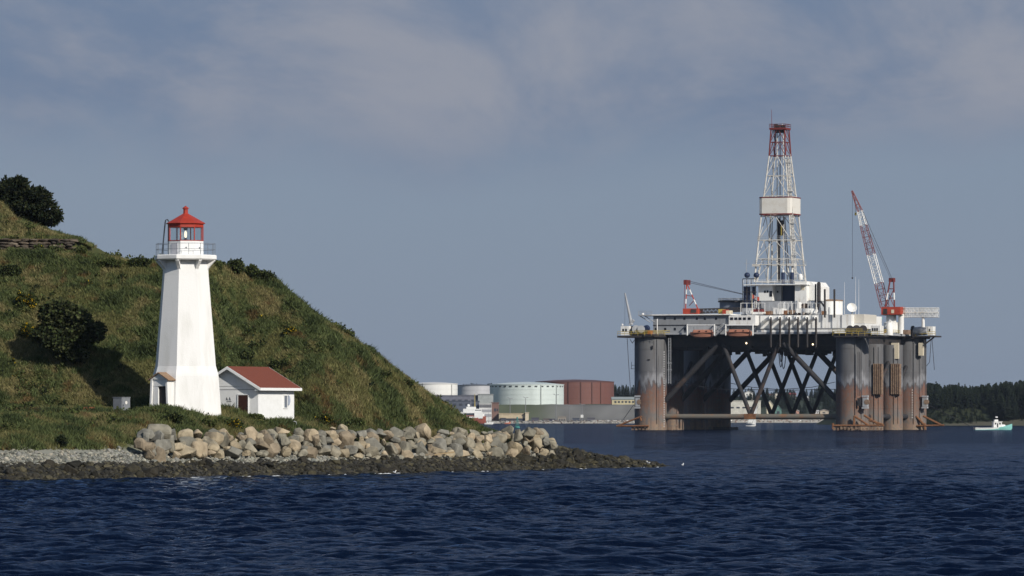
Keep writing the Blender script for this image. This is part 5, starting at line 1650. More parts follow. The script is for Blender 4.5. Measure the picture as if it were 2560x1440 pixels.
    for py in (396, 408, 480, 560, 600, 640):
        c = cor(py, 1) + Vector((1.0, 0.2, 0)); b.box(c, (1.5, 1.2, 0.12)); b.tube(c + Vector((0.7, -0.5, 0)), c + Vector((0.7, -0.5, 1.1)), 0.06, n=4); b.tube(c + Vector((-0.5, -0.5, 1.1)), c + Vector((0.7, -0.5, 1.1)), 0.06, n=4)
    rpart(b, 'caged_ladder', W, D)
    # crown
    h = 2.7
    b = MB().span(c0.x - h, c0.x + h, -h, h, zs(325), zs(320))
    rpart(b, 'crown_platform', RMAR, D)
    b = MB()
    for dx, w, hh, m in ((-1.4, 0.9, 1.3, 0), (0.0, 1.3, 1.0, 0), (1.3, 0.7, 0.9, 0)): b.span(c0.x + dx - w / 2, c0.x + dx + w / 2, -0.8, 0.8, zs(320), zs(320) + hh)
    b.span(c0.x - 1.5, c0.x + 1.3, -1.2, 1.2, zs(332), zs(325) - 0.01)
    rpart(b, 'crown_block', RDARK, D)
    b = [Vector((c0.x + x, y, zs(320))) for x, y in ((-h, -h), (h, -h), (h, h), (-h, h), (-h, -h))]
    rail('crown_railing', b, 1.15, RMAR, D, gap=1.4, r=0.07)
    rpart(MB().tube((c0.x - 2.55, -0.5, zs(320)), (c0.x - 2.7, -0.5, zs(274)), 0.10, 0.05, n=5), 'crown_antenna', RMAR, D)
    rpart(MB().tube((c0.x + 0.8, 0.0, zs(320)), (c0.x + 0.8, 0, zs(309)), 0.12, n=5), 'crown_lamp_post', W, D)
    # wind vane mast left of the floor
    rpart(MB().tube(RP(1866, 682, -9), RP(1866, 648, -9), 0.08, n=4).tube(RP(1861, 659, -9), RP(1872, 659, -9), 0.06, n=4), 'vane_mast', RGREY, D)
build_rig()
build_derrick()

def build_lifeboats():
    M = Matrix.Rotation(-PSI, 4, 'Z'); M.translation = RC
    for x0, x1, y0, y1, lab in ((1726, 1788, 824, 846, 'orange lifeboat hanging under the grey accommodation block of the rig'), (1815, 1882, 823, 844, 'orange lifeboat hanging under the white windowed block of the rig')):
        a, b = RP(x0, y1, -34.0), RP(x1, y0, -34.0)
        L, H = b.x - a.x, b.z - a.z
        t = thing('lifeboat', lab, 'lifeboat', M @ Vector(((a.x + b.x) / 2, -34.0, a.z)), -PSI, 'lifeboats on the drilling rig')
        prof = [(-0.50, 0.0, 0.62), (-0.46, 0.30, 0.40), (-0.30, 0.72, 0.10), (0.0, 0.95, 0.0), (0.30, 0.80, 0.06), (0.44, 0.42, 0.30), (0.50, 0.02, 0.66)]
        hull = MB(); vs = []; fs = []
        for x, w, k in prof:
            w = max(w, 0.02) * 1.15; zz = 0.62 + 0.12 * abs(x) * 2
            vs += [(x * L, -w, zz * H), (x * L, -w * 0.75, (k * 0.6 + 0.15) * H), (x * L, 0, k * 0.75 * H), (x * L, w * 0.75, (k * 0.6 + 0.15) * H), (x * L, w, zz * H)]
        n = len(prof)
        for i in range(n - 1):
            for j in range(4): fs.append((i * 5 + j, i * 5 + j + 1, i * 5 + 6 + j, i * 5 + 5 + j))
        hull.add(vs, fs).build('hull', RORANGE, t, smooth=40)
        vs, fs = [], []
        for x, w in ((-0.42, 0.35), (-0.36, 0.75), (0.0, 0.9), (0.36, 0.75), (0.42, 0.3)):
            top = 1.0 if abs(x) < 0.4 else 0.74
            vs += [(x * L, -w * 1.1, 0.63 * H), (x * L, -w * 0.8, (top - 0.1) * H), (x * L, -w * 0.4, top * H), (x * L, w * 0.4, top * H), (x * L, w * 0.8, (top - 0.1) * H), (x * L, w * 1.1, 0.63 * H)]
        for i in range(4):
            for j in range(5): fs.append((i * 6 + j, i * 6 + j + 1, i * 6 + 7 + j, i * 6 + 6 + j))
        fs += [tuple(range(5, -1, -1)), tuple(range(24, 30))]
        MB().add(vs, fs).build('canopy', RORANGE, t, smooth=30)
        MB().box((0, 0, 0.66 * H), (L * 0.9, 2.45, 0.10)).build('rubbing_strake', mat('strake', (0.30, 0.11, 0.06), 0.6), t)
        for x in (-0.36, 0.36):
            MB().tube((x * L, 0, 0.95 * H), (x * L, 0, 1.35 * H), 0.06, n=4).build('fall_wire', RLINE, t)
        MB().box((-0.1 * L, -0.93, 0.82 * H), (0.5, 0.12, 0.3)).build('window', RWIN, t)
        MB().box((0.18 * L, -0.90, 0.82 * H), (0.5, 0.12, 0.3)).build('window', RWIN, t)
build_lifeboats()
# ------------------------------------------------------------------ far shore
FAR_X = [-400, 78, 110, 600]
FAR_Y = [2750, 2750, 3000, 3000]
def far_ground(X, Y):
    X = np.asarray(X, float); Y = np.asarray(Y, float)
    t = Y - np.interp(X, FAR_X, FAR_Y)
    a = np.interp(t, [-20, 0, 4, 60, 66, 84, 250, 420, 800], [-2, -0.4, 1.3, 1.9, 2.2, 10.4, 11.2, 15, 18])
    b = np.interp(t, [-20, 0, 6, 60, 300, 390, 800], [-2, -0.4, 2.4, 3.0, 14, 16.5, 19])
    w = np.clip((X - 80) / 35, 0, 1)
    return a * (1 - w) + b * w + (fbm(X / 25, Y / 25, 3) - 0.5) * np.clip(t / 60, 0, 1) * 1.2
def head_ground(X, Y):
    X = np.asarray(X, float); Y = np.asarray(Y, float)
    sh = 2200 + np.interp(X, [150, 176, 190, 215, 260], [120, 40, 5, 0, -30])
    t = Y - sh
    return np.interp(t, [-20, 0, 4, 12, 40, 120, 300], [-2, -0.4, 0.8, 2.2, 8.5, 11, 13]) * np.clip((X - 150) / 25, 0, 1) - 1.5 * (X < 160) + (fbm(X / 9, Y / 9, 3) - 0.5) * np.clip(t / 10, 0, 1) * 2.2

def land(name, label, gx, gy, fn, colfn):
    Yg, Xg = np.meshgrid(gy, gx, indexing='ij')
    Z = fn(Xg, Yg)
    ny, nx = Xg.shape
    i = (np.arange(ny - 1)[:, None] * nx + np.arange(nx - 1)[None, :]).ravel()
    q = np.stack([i, i + 1, i + nx + 1, i + nx], -1)
    o = np_mesh(name, np.stack([Xg, Yg, Z], -1).reshape(-1, 3), q, tint_mat(name + '_soil', 0.95), cols=colfn(Xg, Yg).reshape(-1, 3), quads=True, smooth=True)
    return tag(o, label, kind='structure')
def far_cols(X, Y):
    t = Y - np.interp(X, FAR_X, FAR_Y)
    nz = fbm(X / 6.0, Y / 12.0, 3)[..., None]
    yard = np.array([0.11, 0.105, 0.10]) * (0.5 + 1.0 * nz)
    grass = np.array([0.085, 0.098, 0.062]) * (0.7 + 0.6 * nz)
    stone = np.array([0.33, 0.31, 0.27]) * (0.6 + 0.8 * nz)
    clay = np.array([0.15, 0.148, 0.14]) * (0.6 + 0.8 * nz)
    w = ((t > 62) & (t < 400))[..., None]
    c = np.where(w, grass, yard)
    bare = np.clip((X[..., None] - 12) / 18, 0, 1) * ((t < 120)[..., None])
    c = np.where(w, grass * (1 - bare) + clay * bare, c)
    c = np.where((t < 8)[..., None], stone, c)
    c = np.where(((X > 95) & (t > 8))[..., None], np.array([0.045, 0.055, 0.035]) + 0 * nz, c)
    return c
land('far_shore', 'far industrial harbour shore with a grassy embankment', np.arange(-190, 420, 4.0), np.concatenate([np.arange(2735, 2850, 2.5), np.arange(2850, 3000, 15), np.arange(3000, 3040, 3), np.arange(3040, 3700, 25)]), far_ground, far_cols)
def head_cols(X, Y):
    nz = fbm(X / 4.0, Y / 8.0, 4)[..., None]
    g = np.array([0.032, 0.038, 0.018]) * (0.6 + 0.8 * nz)
    t = Y - 2200
    return np.where((t < 8)[..., None], np.array([0.09, 0.085, 0.06]) + 0 * nz, g)
land('headland', 'wooded headland at the right edge behind the rig', np.arange(150, 420, 2.5), np.concatenate([np.arange(2160, 2270, 2.5), np.arange(2270, 2520, 12)]), head_ground, head_cols)

# conifers: drooping tiers of twig faces round a tapered trunk
def conifer_arrays(seed, h=1.0, wide=0.24, tiers=13, per=13):
    rs = np.random.default_rng(seed)
    V, T = [], []
    for k in range(tiers):
        f = (k + 0.5) / tiers
        z = h * (0.10 + 0.88 * f)
        r = h * wide * (1 - f) ** 0.8 * rs.uniform(0.75, 1.15) + 0.02 * h
        a0 = rs.random() * 6.28
        for j in range(per):
            a = a0 + 6.283 * (j + rs.uniform(-0.3, 0.3)) / per
            rr = r * rs.uniform(0.55, 1.15); dr = h * rs.uniform(0.015, 0.06)
            w = 0.30 * rr + 0.012 * h
            c, s = math.cos(a), math.sin(a)
            o = len(V)
            V += [(0, 0, z + 0.03 * h), (c * rr * 0.6 - s * w, s * rr * 0.6 + c * w, z - dr * 0.4), (c * rr, s * rr, z - dr), (c * rr * 0.6 + s * w, s * rr * 0.6 - c * w, z - dr * 0.4)]
            T += [(o, o + 1, o + 2, o + 3)]
    return np.array(V), np.array(T)
CONI = [conifer_arrays(700 + k, 1.0, [0.20, 0.26, 0.17, 0.23, 0.30][k % 5], 13 + k % 3) for k in range(7)]
CON_COL = np.array([(0.014, 0.022, 0.014), (0.020, 0.030, 0.017), (0.011, 0.017, 0.012), (0.026, 0.034, 0.018)])
def con_mesh(k):
    rs = np.random.default_rng(k)
    V, T = CONI[k]
    C = np.repeat(CON_COL[rs.integers(0, 4, len(T))] * rs.uniform(0.7, 1.3, (len(T), 1)), 4, 0)
    o = np_mesh('crown', V, T, LEAF, cols=C, quads=True)
    me = o.data; bpy.data.objects.remove(o)
    return me
CON_ME = [con_mesh(k) for k in range(7)]
_t = MB().tube((0, 0, -0.05), (0, 0, 0.9), 0.018, 0.004, 6).build('trunk', BARK); TRUNK_ME = _t.data; bpy.data.objects.remove(_t)
def spruce(p, h, k, label, group):
    t = thing('spruce_tree', label, 'tree', p, 0, group)
    for nm, me in (('crown', CON_ME[k % 7]), ('trunk', TRUNK_ME)):
        o = bpy.data.objects.new(nm, me); COL.objects.link(o); o.parent = t; o.scale = (h, h, h); o.rotation_euler = (0, 0, k * 1.7)
    return t
def wood(name, label, P, H, seed):
    """a far wood that reads as one mass"""
    rs = np.random.default_rng(seed)
    Vs, Ts, Cs, o = [], [], [], 0
    for p, h in zip(P, H):
        V, T = CONI[int(rs.integers(0, 7))]
        a = rs.random() * 6.28; c, s = math.cos(a), math.sin(a)
        v = V * h * np.array([rs.uniform(1.1, 1.9), rs.uniform(1.1, 1.9), 1])
        v = np.stack([v[:, 0] * c - v[:, 1] * s, v[:, 0] * s + v[:, 1] * c, v[:, 2]], -1) + p
        Vs.append(v); Ts.append(T + o); o += len(v)
        Cs.append(np.repeat(CON_COL[rs.integers(0, 4, len(T))] * rs.uniform(0.7, 1.3, (len(T), 1)), 4, 0))
    m = np_mesh(name, np.concatenate(Vs), np.concatenate(Ts), LEAF, cols=np.concatenate(Cs), quads=True)
    return tag(m, label, 'wood', kind='stuff')
def woods():
    rs = np.random.default_rng(61)
    # headland: a front rank of single trees, the mass behind
    tops = [2310, 2350, 2400, 2420, 2450, 2490, 2560, 2640]
    topy = [951, 954, 957, 962, 957, 949, 944, 940]
    for k in range(64):
        px = 2314 + (2610 - 2314) * (k + rs.uniform(-0.3, 0.3)) / 64
        d = rs.uniform(2238, 2262) - (0 if px < 2470 else (px - 2470) * 0.22)
        x = xat(px, d); z = float(head_ground(x, d))
        h = CAMZ + (HY - np.interp(px, tops, topy)) / F * d - z
        h *= rs.uniform(0.78, 1.07) * (0.86 if k % 3 else 1)
        spruce((x, d, z - 0.2), h, k, 'dark spruce in the front rank of trees on the right headland', 'spruces on the right headland')
    P, H = [], []
    for _ in range(420):
        px = rs.uniform(2306, 2640); d = rs.uniform(2262, 2330)
        if rs.random() < 0.30 and px > 2476: d = rs.uniform(2208, 2245)
        x = xat(px, d); z = float(head_ground(x, d))
        h = (CAMZ + (HY - np.interp(px, tops, topy)) / F * d - z) * rs.uniform(0.72, 0.97)
        if d < 2240: h = rs.uniform(6, 11)
        P.append((x, d, z - 0.2)); H.append(h)
    wood('headland_wood', 'dense dark spruce wood covering the right headland', P, H, 5)
    P, H = [], []
    for _ in range(650):      # low trees and scrub on the headland's bank
        px = rs.uniform(2304, 2600); d = rs.uniform(2206, 2250)
        x = xat(px, d); P.append((x, d, float(head_ground(x, d)) - 0.3)); H.append(rs.uniform(0.8, 2.6))
    wood('headland_scrub', 'low scrub on the bank below the headland wood', P, H, 6)
    P, H = [], []
    for _ in range(300):      # skyline behind the tanks
        px = rs.uniform(960, 1640); d = rs.uniform(3250, 3330)
        x = xat(px, d); z = float(far_ground(x, d))
        top = np.interp(px, [960, 1100, 1220, 1300, 1520, 1640], [962, 961, 958, 962, 962, 960])
        P.append((x, d, z)); H.append(max(4, (CAMZ + (HY - top) / F * d - z)) * rs.uniform(0.7, 1.08))
    wood('skyline_wood', 'thin dark line of trees behind the oil tanks', P, H, 7)
    P, H = [], []
    for _ in range(520):      # hillside seen through the rig's braces
        px = rs.uniform(1640, 2330); d = rs.uniform(3090, 3420)
        if 1826 < px < 1935 and d < 3150: continue
        x = xat(px, d); P.append((x, d, float(far_ground(x, d)))); H.append(rs.uniform(3.5, 8) * (1.25 if px > 2040 else 1))
    wood('hillside_wood', 'blue-green wooded hillside seen between the rig columns', P, H, 8)
woods()

# ------------------------------------------------------------------ oil tanks
def tank(name, label, px, d, r, ytop, yapex, col, roofcol, zb, extra=None):
    x = xat(px, d)
    z0 = zb; z1 = CAMZ + (HY - ytop) / F * d; z2 = CAMZ + (HY - yapex) / F * d
    t = thing('oil_tank', label, 'oil tank', (x, d, z0), 0, 'oil tanks on the far shore')
    m = mat(name + '_shell', col, 0.6, tuple(c * 0.86 for c in col), 0.12, 8, 0.4, 0.75, stretch=(1.5, 1.5, 0.15))
    MB().lathe([(r, -2), (r, z1 - z0)], 64).build('shell', m, t, smooth=40)
    MB().lathe([(r + 0.25, z1 - z0 + 0.003), (r + 0.25, z1 - z0 + 0.35), (r * 0.5, (z1 + (z2 - z1) * 0.72) - z0 + 0.35), (0.3, z2 - z0 + 0.35)], 64).build('roof', mat(name + '_roof', roofcol, 0.7), t, smooth=30)
    b = MB()
    for k in range(3): b.lathe([(r + 0.12, (z1 - z0) * (k + 1) / 4), (r + 0.12, (z1 - z0) * (k + 1) / 4 + 0.18)], 64, caps=False)
    b.build('weld_bands', m, t, smooth=40)
    for a in (extra or []):
        al = R(-90 + a)
        c = Vector((math.cos(al), math.sin(al), 0)) * (r + 0.18)
        MB().box(c + Vector((0, 0, (z1 - z0) / 2)), (0.4, 0.55, z1 - z0 - 0.5), rz=al).build('stair_pipe', mat(name + '_pipe', tuple(c * 0.6 for c in col), 0.7), t)
    return t, r, z1 - z0
t, r, h = tank('mint', 'pale mint green oil tank, widest of the row on the embankment', 1317, 2866, 21.4, 962.5, 956, (0.56, 0.62, 0.585), (0.54, 0.60, 0.575), 10.6, [22, 52])
VENT = mat('tank_vent', (0.04, 0.045, 0.045), 0.6)
for k in range(16):
    al = R(-90 - 76 + 10 * k)
    MB().box((math.cos(al) * (r + 0.05), math.sin(al) * (r + 0.05), h - 0.9), (0.3, 1.5, 0.7), rz=al).build('vent', VENT, t)
tank('rust', 'rust red oil tank at the right end of the tank row', 1437, 2962, 23.4, 955.5, 950, (0.155, 0.065, 0.050), (0.11, 0.05, 0.043), 11.3, [-10, 8, 25, 40])
tank('grey', 'light grey oil tank between the white and mint ones', 1188, 2905, 10.4, 964.5, 961.5, (0.46, 0.46, 0.47), (0.12, 0.13, 0.15), 11.2, [])
tank('white', 'white oil tank partly hidden behind the hill slope', 1086, 2845, 13.3, 960.5, 956.5, (0.74, 0.73, 0.69), (0.62, 0.61, 0.58), 11.0, [48])

# ------------------------------------------------------------------ far buildings
FWIN = mat('far_window', (0.05, 0.055, 0.07), 0.3)
def building(name, label, cat, px0, px1, ytop, ybase, d, depth, col, roof='flat', roofcol=None, wins=(), group=None, ridge=None, bands=()):
    x0, x1 = xat(px0, d), xat(px1, d)
    zb, zt = CAMZ + (HY - ybase) / F * d, CAMZ + (HY - ytop) / F * d
    w, h = x1 - x0, zt - zb
    t = thing(name, label, cat, ((x0 + x1) / 2, d, zb), 0, group)
    m = mat('wall_%d_%d_%d' % tuple(int(c * 255) for c in col), col, 0.8, scale=0.4, smudge=0.25)
    rm = mat('roof_%d_%d_%d' % tuple(int(c * 255) for c in (roofcol or col)), roofcol or tuple(c * 0.7 for c in col), 0.85, scale=0.4)
    if roof == 'flat':
        MB().span(-w / 2, w / 2, 0, depth, -6, h).build('wall', m, t)
        MB().span(-w / 2 - 0.25, w / 2 + 0.25, -0.25, depth + 0.25, h + 0.003, h + 0.5).build('roof', rm, t)
    elif roof == 'gable':          # gable end towards us
        rz = ridge or h * 0.35
        MB().prism([(-w / 2, -4), (w / 2, -4), (w / 2, h - rz), (0, h), (-w / 2, h - rz)], 1, 0, depth).build('wall', m, t)
        for s in (-1, 1):
            p = [(s * (w / 2 + 0.3), -0.4, h - rz - 0.15), (0, -0.4, h + 0.05), (0, depth + 0.3, h + 0.05), (s * (w / 2 + 0.3), depth + 0.3, h - rz - 0.15)]
            MB().hexa(p + [(x, y, z + 0.25) for x, y, z in p]).build('roof', rm, t)
    else:                          # ridge along the front
        rz = ridge or h * 0.4
        MB().span(-w / 2, w / 2, 0, depth, -4, h - rz).build('wall', m, t)
        MB().prism([(-0.4, h - rz + 0.003), (depth + 0.4, h - rz + 0.003), (depth / 2, h)], 0, -w / 2 - 0.3, w / 2 + 0.3).build('roof', rm, t)
    for (a, b, c, e) in wins:      # fractions of width and height
        o = MB().span(-w / 2 + w * a, -w / 2 + w * b, -0.09, 0.02, h * c, h * e).build('window', FWIN, t)
    for (c, e, bc) in bands:
        MB().span(-w / 2 + 0.1, w / 2 - 0.1, -0.07, 0.02, h * c, h * e).build('window_band', mat('band_%d' % int(bc * 100), (bc, bc, bc * 1.06), 0.4), t)
    return t
def row_wins(n, c, e, a=0.06, b=0.94, f=0.55):
    s = (b - a) / n
    return [(a + s * k + s * (1 - f) / 2, a + s * k + s * (1 + f) / 2, c, e) for k in range(n)]

building('long_warehouse', 'long dark grey warehouse below the white oil tank', 'warehouse', 1040, 1198, 990, 1006, 2790, 14, (0.16, 0.165, 0.20), wins=row_wins(9, 0.15, 0.45))
building('flat_block', 'pale grey flat roofed block below the grey oil tank', 'building', 1195, 1233, 987, 1010, 2788, 12, (0.34, 0.36, 0.35))
building('dark_shed', 'dark slate shed behind the moored white ship', 'shed', 1090, 1198, 1004, 1052, 2775, 10, (0.10, 0.115, 0.15), wins=row_wins(6, 0.78, 0.9))
building('office_block', 'white three storey office block with window bands by the ship', 'building', 1198, 1229, 1011, 1051, 2772, 12, (0.66, 0.66, 0.64), bands=((0.80, 0.97, 0.14), (0.52, 0.68, 0.33), (0.22, 0.40, 0.33)))
building('brick_tower', 'brown brick stair block beside the white office block', 'building', 1229.3, 1247, 1008, 1051, 2773, 10, (0.19, 0.115, 0.095), wins=[(0.35, 0.62, 0.52, 0.70), (0.72, 0.9, 0.54, 0.68)])
building('cream_hall', 'long cream waterfront hall with a dark open front', 'building', 1247.5, 1313, 1035, 1052, 2768, 12, (0.52, 0.43, 0.29), wins=[(0.22, 0.98, 0.0, 0.36)])
building('cream_porch', 'small cream end block of the waterfront hall', 'building', 1313.2, 1322, 1033, 1050, 2766, 8, (0.60, 0.52, 0.38))
building('cream_house_row', 'low cream building with a pale green roof right of the red tank', 'building', 1530, 1600, 992, 1010, 2905, 14, (0.55, 0.48, 0.30), 'ridge', (0.28, 0.31, 0.30), wins=row_wins(7, 0.15, 0.42), ridge=1.6)
for k, (px, w, y, c, lab) in enumerate(((1338, 18, 1046, (0.10, 0.10, 0.13), 'small dark quay shed right of the cream hall'), (1366, 14, 1048, (0.16, 0.14, 0.13), 'small brown quay shed below the embankment'), (1405, 20, 1043, (0.30, 0.27, 0.23), 'pale quay shed below the mint tank'), (1440, 16, 1047, (0.09, 0.10, 0.13), 'low dark quay shed below the red tank'), (1478, 18, 1046, (0.14, 0.14, 0.16), 'grey quay shed towards the rig'), (1258, 12, 1047, (0.08, 0.085, 0.11), 'low dark shed in front of the cream hall'), (1380, 12, 1049, (0.07, 0.07, 0.10), 'smallest dark shed on the quay under the mint tank'))):
    building('quay_shed', lab, 'shed', px - w / 2, px + w / 2, y, 1054, 2762, 6, c, wins=row_wins(3, 0.2, 0.6), group='sheds along the far quay')
# pale boats and cars heaped along the quay read as rubble: build as low stones
def quay_rubble():
    rs = np.random.default_rng(71)
    P, S, C = [], [], []
    pal = np.array([(0.5, 0.48, 0.43), (0.34, 0.31, 0.27), (0.2, 0.19, 0.18), (0.62, 0.60, 0.56), (0.3, 0.2, 0.16)])
    for px0, px1, n, d0, d1 in ((1240, 1600, 240, 2751, 2755), (1480, 1600, 160, 2756, 2764), (1640, 2330, 900, 3001, 3009)):
        for _ in range(n):
            px = rs.uniform(px0, px1); d = rs.uniform(d0, d1); x = xat(px, d)
            s = rs.uniform(0.5, 1.3)
            P.append((x, d, float(far_ground(x, d)) + s * 0.15)); S.append(s); C.append(pal[rs.integers(0, 5)] * rs.uniform(0.6, 1.15) * (1.0 if px > 1470 else 0.6))
    o = stone_field('quay_rubble', None, np.array(P), np.array(S), np.array(C), rs, tint_mat('quay_rubble_stone'))
    tag(o, 'pale rubble stones along the far waterline', 'rubble', kind='stuff')
quay_rubble()
# seen through the braces
building('white_house', 'white gabled house on the hilltop seen between the braces', 'house', 1862, 1882, 978, 991, 3330, 9, (0.72, 0.71, 0.66), 'gable', (0.45, 0.44, 0.42), wins=[(0.2, 0.35, 0.2, 0.45), (0.62, 0.8, 0.2, 0.45)])
building('hill_house', 'pale house with a brown roof on the hilltop between braces', 'house', 1918, 1934, 984, 993, 3335, 8, (0.66, 0.62, 0.55), 'ridge', (0.20, 0.10, 0.08), wins=row_wins(3, 0.1, 0.35))
building('hill_house', 'cream house next to the brown roofed one on the hilltop', 'house', 1937, 1947, 983, 993, 3338, 8, (0.62, 0.58, 0.48), 'gable', (0.3, 0.28, 0.26), wins=[(0.3, 0.7, 0.15, 0.4)])
building('hill_house', 'white house with a red roof right of centre on the hilltop', 'house', 1970, 1990, 982, 996, 3325, 9, (0.70, 0.66, 0.62), 'ridge', (0.26, 0.06, 0.06), wins=row_wins(3, 0.1, 0.3))
building('long_white_shed', 'long white shed at the foot of the hill behind the rig', 'shed', 1818, 1902, 1003, 1022, 3062, 12, (0.58, 0.56, 0.49), wins=row_wins(5, 0.05, 0.25))
building('tall_cream_shed', 'tall cream gabled shed at the foot of the hill', 'shed', 1917, 1934, 1002, 1028, 3064, 12, (0.66, 0.60, 0.44), 'gable', (0.5, 0.47, 0.4), ridge=3.0, wins=[(0.3, 0.6, 0.05, 0.3)])
building('green_boathouse', 'green gabled boathouse on the shore behind the rig', 'boathouse', 1937, 1954, 1014, 1034, 3030, 9, (0.12, 0.22, 0.19), 'gable', (0.20, 0.30, 0.27), ridge=2.6, wins=[(0.3, 0.7, 0.0, 0.3)])
building('shore_house', 'pinkish house low on the shore behind the rig', 'house', 1981, 1998, 1024, 1035, 3032, 8, (0.46, 0.26, 0.20), 'gable', (0.62, 0.58, 0.54), wins=[(0.3, 0.6, 0.1, 0.35)])
building('shore_house', 'white low house near the right front column', 'house', 2035, 2047, 1025, 1034, 3032, 8, (0.68, 0.66, 0.62), 'ridge', (0.5, 0.48, 0.46), wins=row_wins(2, 0.1, 0.35))
building('shore_house', 'tan low house beside the right front column', 'house', 2050, 2072, 1024, 1034, 3034, 8, (0.45, 0.38, 0.30), 'gable', (0.3, 0.26, 0.24), wins=[(0.3, 0.6, 0.1, 0.35)])
building('hill_house', 'small white house in the trees near the right column', 'house', 2016, 2024, 990, 998, 3310, 7, (0.60, 0.60, 0.60), 'gable', (0.25, 0.25, 0.26), wins=[(0.3, 0.7, 0.15, 0.4)])

# poles on the embankment
POLE = mat('lamp_post_grey', (0.20, 0.20, 0.21), 0.6)
for px, y0, y1, d, lab in ((1275, 997, 1036, 2790, 'dark lamp post in front of the left part of the mint tank'), (1314, 995, 1034, 2785, 'pale lamp post above the cream hall end block'), (1390, 988, 1048, 2780, 'pale lamp post in front of the right part of the mint tank'), (1423, 1015, 1050, 2775, 'thin dark post on the quay below the red tank'), (1455, 1012, 1050, 2772, 'post with a white board below the red tank')):
    p = at(px, y1, d); h = (y1 - y0) / F * d
    t = thing('lamp_post', lab, 'lamp post', p, 0, 'posts along the far quay')
    MB().tube((0, 0, -1.5), (0, 0, h), 0.22, 0.14, 6).build('pole', POLE, t)
    MB().tube((0, 0, h), (-1.0, 0, h + 0.6), 0.12, n=5).tube((0, 0, h), (1.0, 0, h + 0.3), 0.12, n=5).build('arm', POLE, t)
    MB().box((-1.2, 0, h + 0.6), (0.8, 0.5, 0.25)).box((1.2, 0, h + 0.3), (0.8, 0.5, 0.25)).build('lamp_head', POLE, t)
    if 'board' in lab: MB().box((0, -0.3, h * 0.25), (1.5, 0.12, 1.6)).build('board', mat('white_board', (0.7, 0.7, 0.66), 0.6), t)

# ------------------------------------------------------------------ boats
BWHITE = mat('boat_white', (0.78, 0.78, 0.75), 0.45)
BMINT = mat('boat_mint', (0.24, 0.55, 0.50), 0.45)
def hull(stations, name, m, parent):
    """stations along x: (x, half width, keel z, sheer z)"""
    b = MB(); vs, fs = [], []
    for x, w, k, s in stations:
        vs += [(x, -w, s), (x, -w * 0.92, (k + s) / 2), (x, -w * 0.45, k), (x, w * 0.45, k), (x, w * 0.92, (k + s) / 2), (x, w, s)]
    n = len(stations)
    for i in range(n - 1):
        for j in range(5): fs.append((i * 6 + j, i * 6 + j + 1, i * 6 + 7 + j, i * 6 + 6 + j))
        fs.append((i * 6 + 5, i * 6, i * 6 + 6, i * 6 + 11))
    fs += [tuple(range(5, -1, -1)), tuple(range((n - 1) * 6, n * 6))]
    return b.add(vs, fs).build(name, m, parent, smooth=35)

def fishing_boat():
    d = 1566.0; s = F / d
    x = xat(2483, d)
    t = thing('fishing_boat', 'small white and mint green fishing boat motoring right of the rig', 'boat', (x, d, 0), R(8))
    u = lambda px: (px - 2483) / s
    hull([(u(2435), 1.25, -0.4, 0.72), (u(2455), 1.6, -0.5, 0.62), (u(2480), 1.75, -0.5, 0.70), (u(2500), 1.6, -0.5, 0.95), (u(2517), 1.08, -0.4, 1.38), (u(2528), 0.24, 0.1, 1.80)], 'hull', BWHITE, t)
    hull([(u(2494), 1.70, -0.45, 0.84), (u(2503), 1.60, -0.45, 1.02), (u(2517), 1.12, -0.4, 1.42), (u(2529), 0.27, 0.05, 1.87), (u(2531.5), 0.04, 0.5, 1.97)], 'bow', BMINT, t)
    hull([(u(2434.5), 1.30, -0.4, 0.14), (u(2455), 1.68, -0.5, 0.16), (u(2480), 1.82, -0.5, 0.26), (u(2496), 1.74, -0.5, 0.5)], 'boot_stripe', BMINT, t)
    hull([(u(2434.6), 1.34, 0.12, 0.82), (u(2455), 1.70, 0.16, 0.74), (u(2476), 1.85, 0.26, 0.80), (u(2490), 1.80, 0.66, 0.90)], 'white_bulwark', BWHITE, t)
    c = MB().span(u(2482), u(2503), -1.2, 1.2, 0.6, 2.55).build('wheelhouse', BWHITE, t)
    MB().span(u(2481), u(2504.5), -1.35, 1.35, 2.553, 2.68).build('wheelhouse_roof', BWHITE, t)
    for p0, p1 in ((2485, 2488.5), (2496, 2500)): MB().span(u(p0), u(p1), -1.24, -1.19, 1.75, 2.25).build('window', RWIN, c)
    MB().span(u(2490.5), u(2493.5), -1.25, -1.19, 0.7, 2.1).build('door', RWIN, c)
    MB().hexa([(u(2503), -1.0, 0.9), (u(2514), -0.7, 1.2), (u(2514), 0.7, 1.2), (u(2503), 1.0, 0.9), (u(2503), -0.9, 1.75), (u(2512), -0.6, 1.7), (u(2512), 0.6, 1.7), (u(2503), 0.9, 1.75)]).build('foredeck_cabin', BWHITE, t)
    MB().span(u(2485), u(2494.5), -0.7, 0.7, 2.683, 3.3).build('flybridge', BWHITE, t)
    MB().tube((u(2490), 0, 3.3), (u(2490), 0, 4.5), 0.09, n=5).build('mast', IRON, t)
    MB().lathe([(0.42, 3.85), (0.46, 4.0), (0.42, 4.25)], 10, c=(u(2491), 0, 0)).build('radar', BWHITE, t)
    MB().tube((u(2440), 0, 0.7), (u(2440), 0, 1.5), 0.05, n=4).build('stern_post', IRON, t)
fishing_boat()

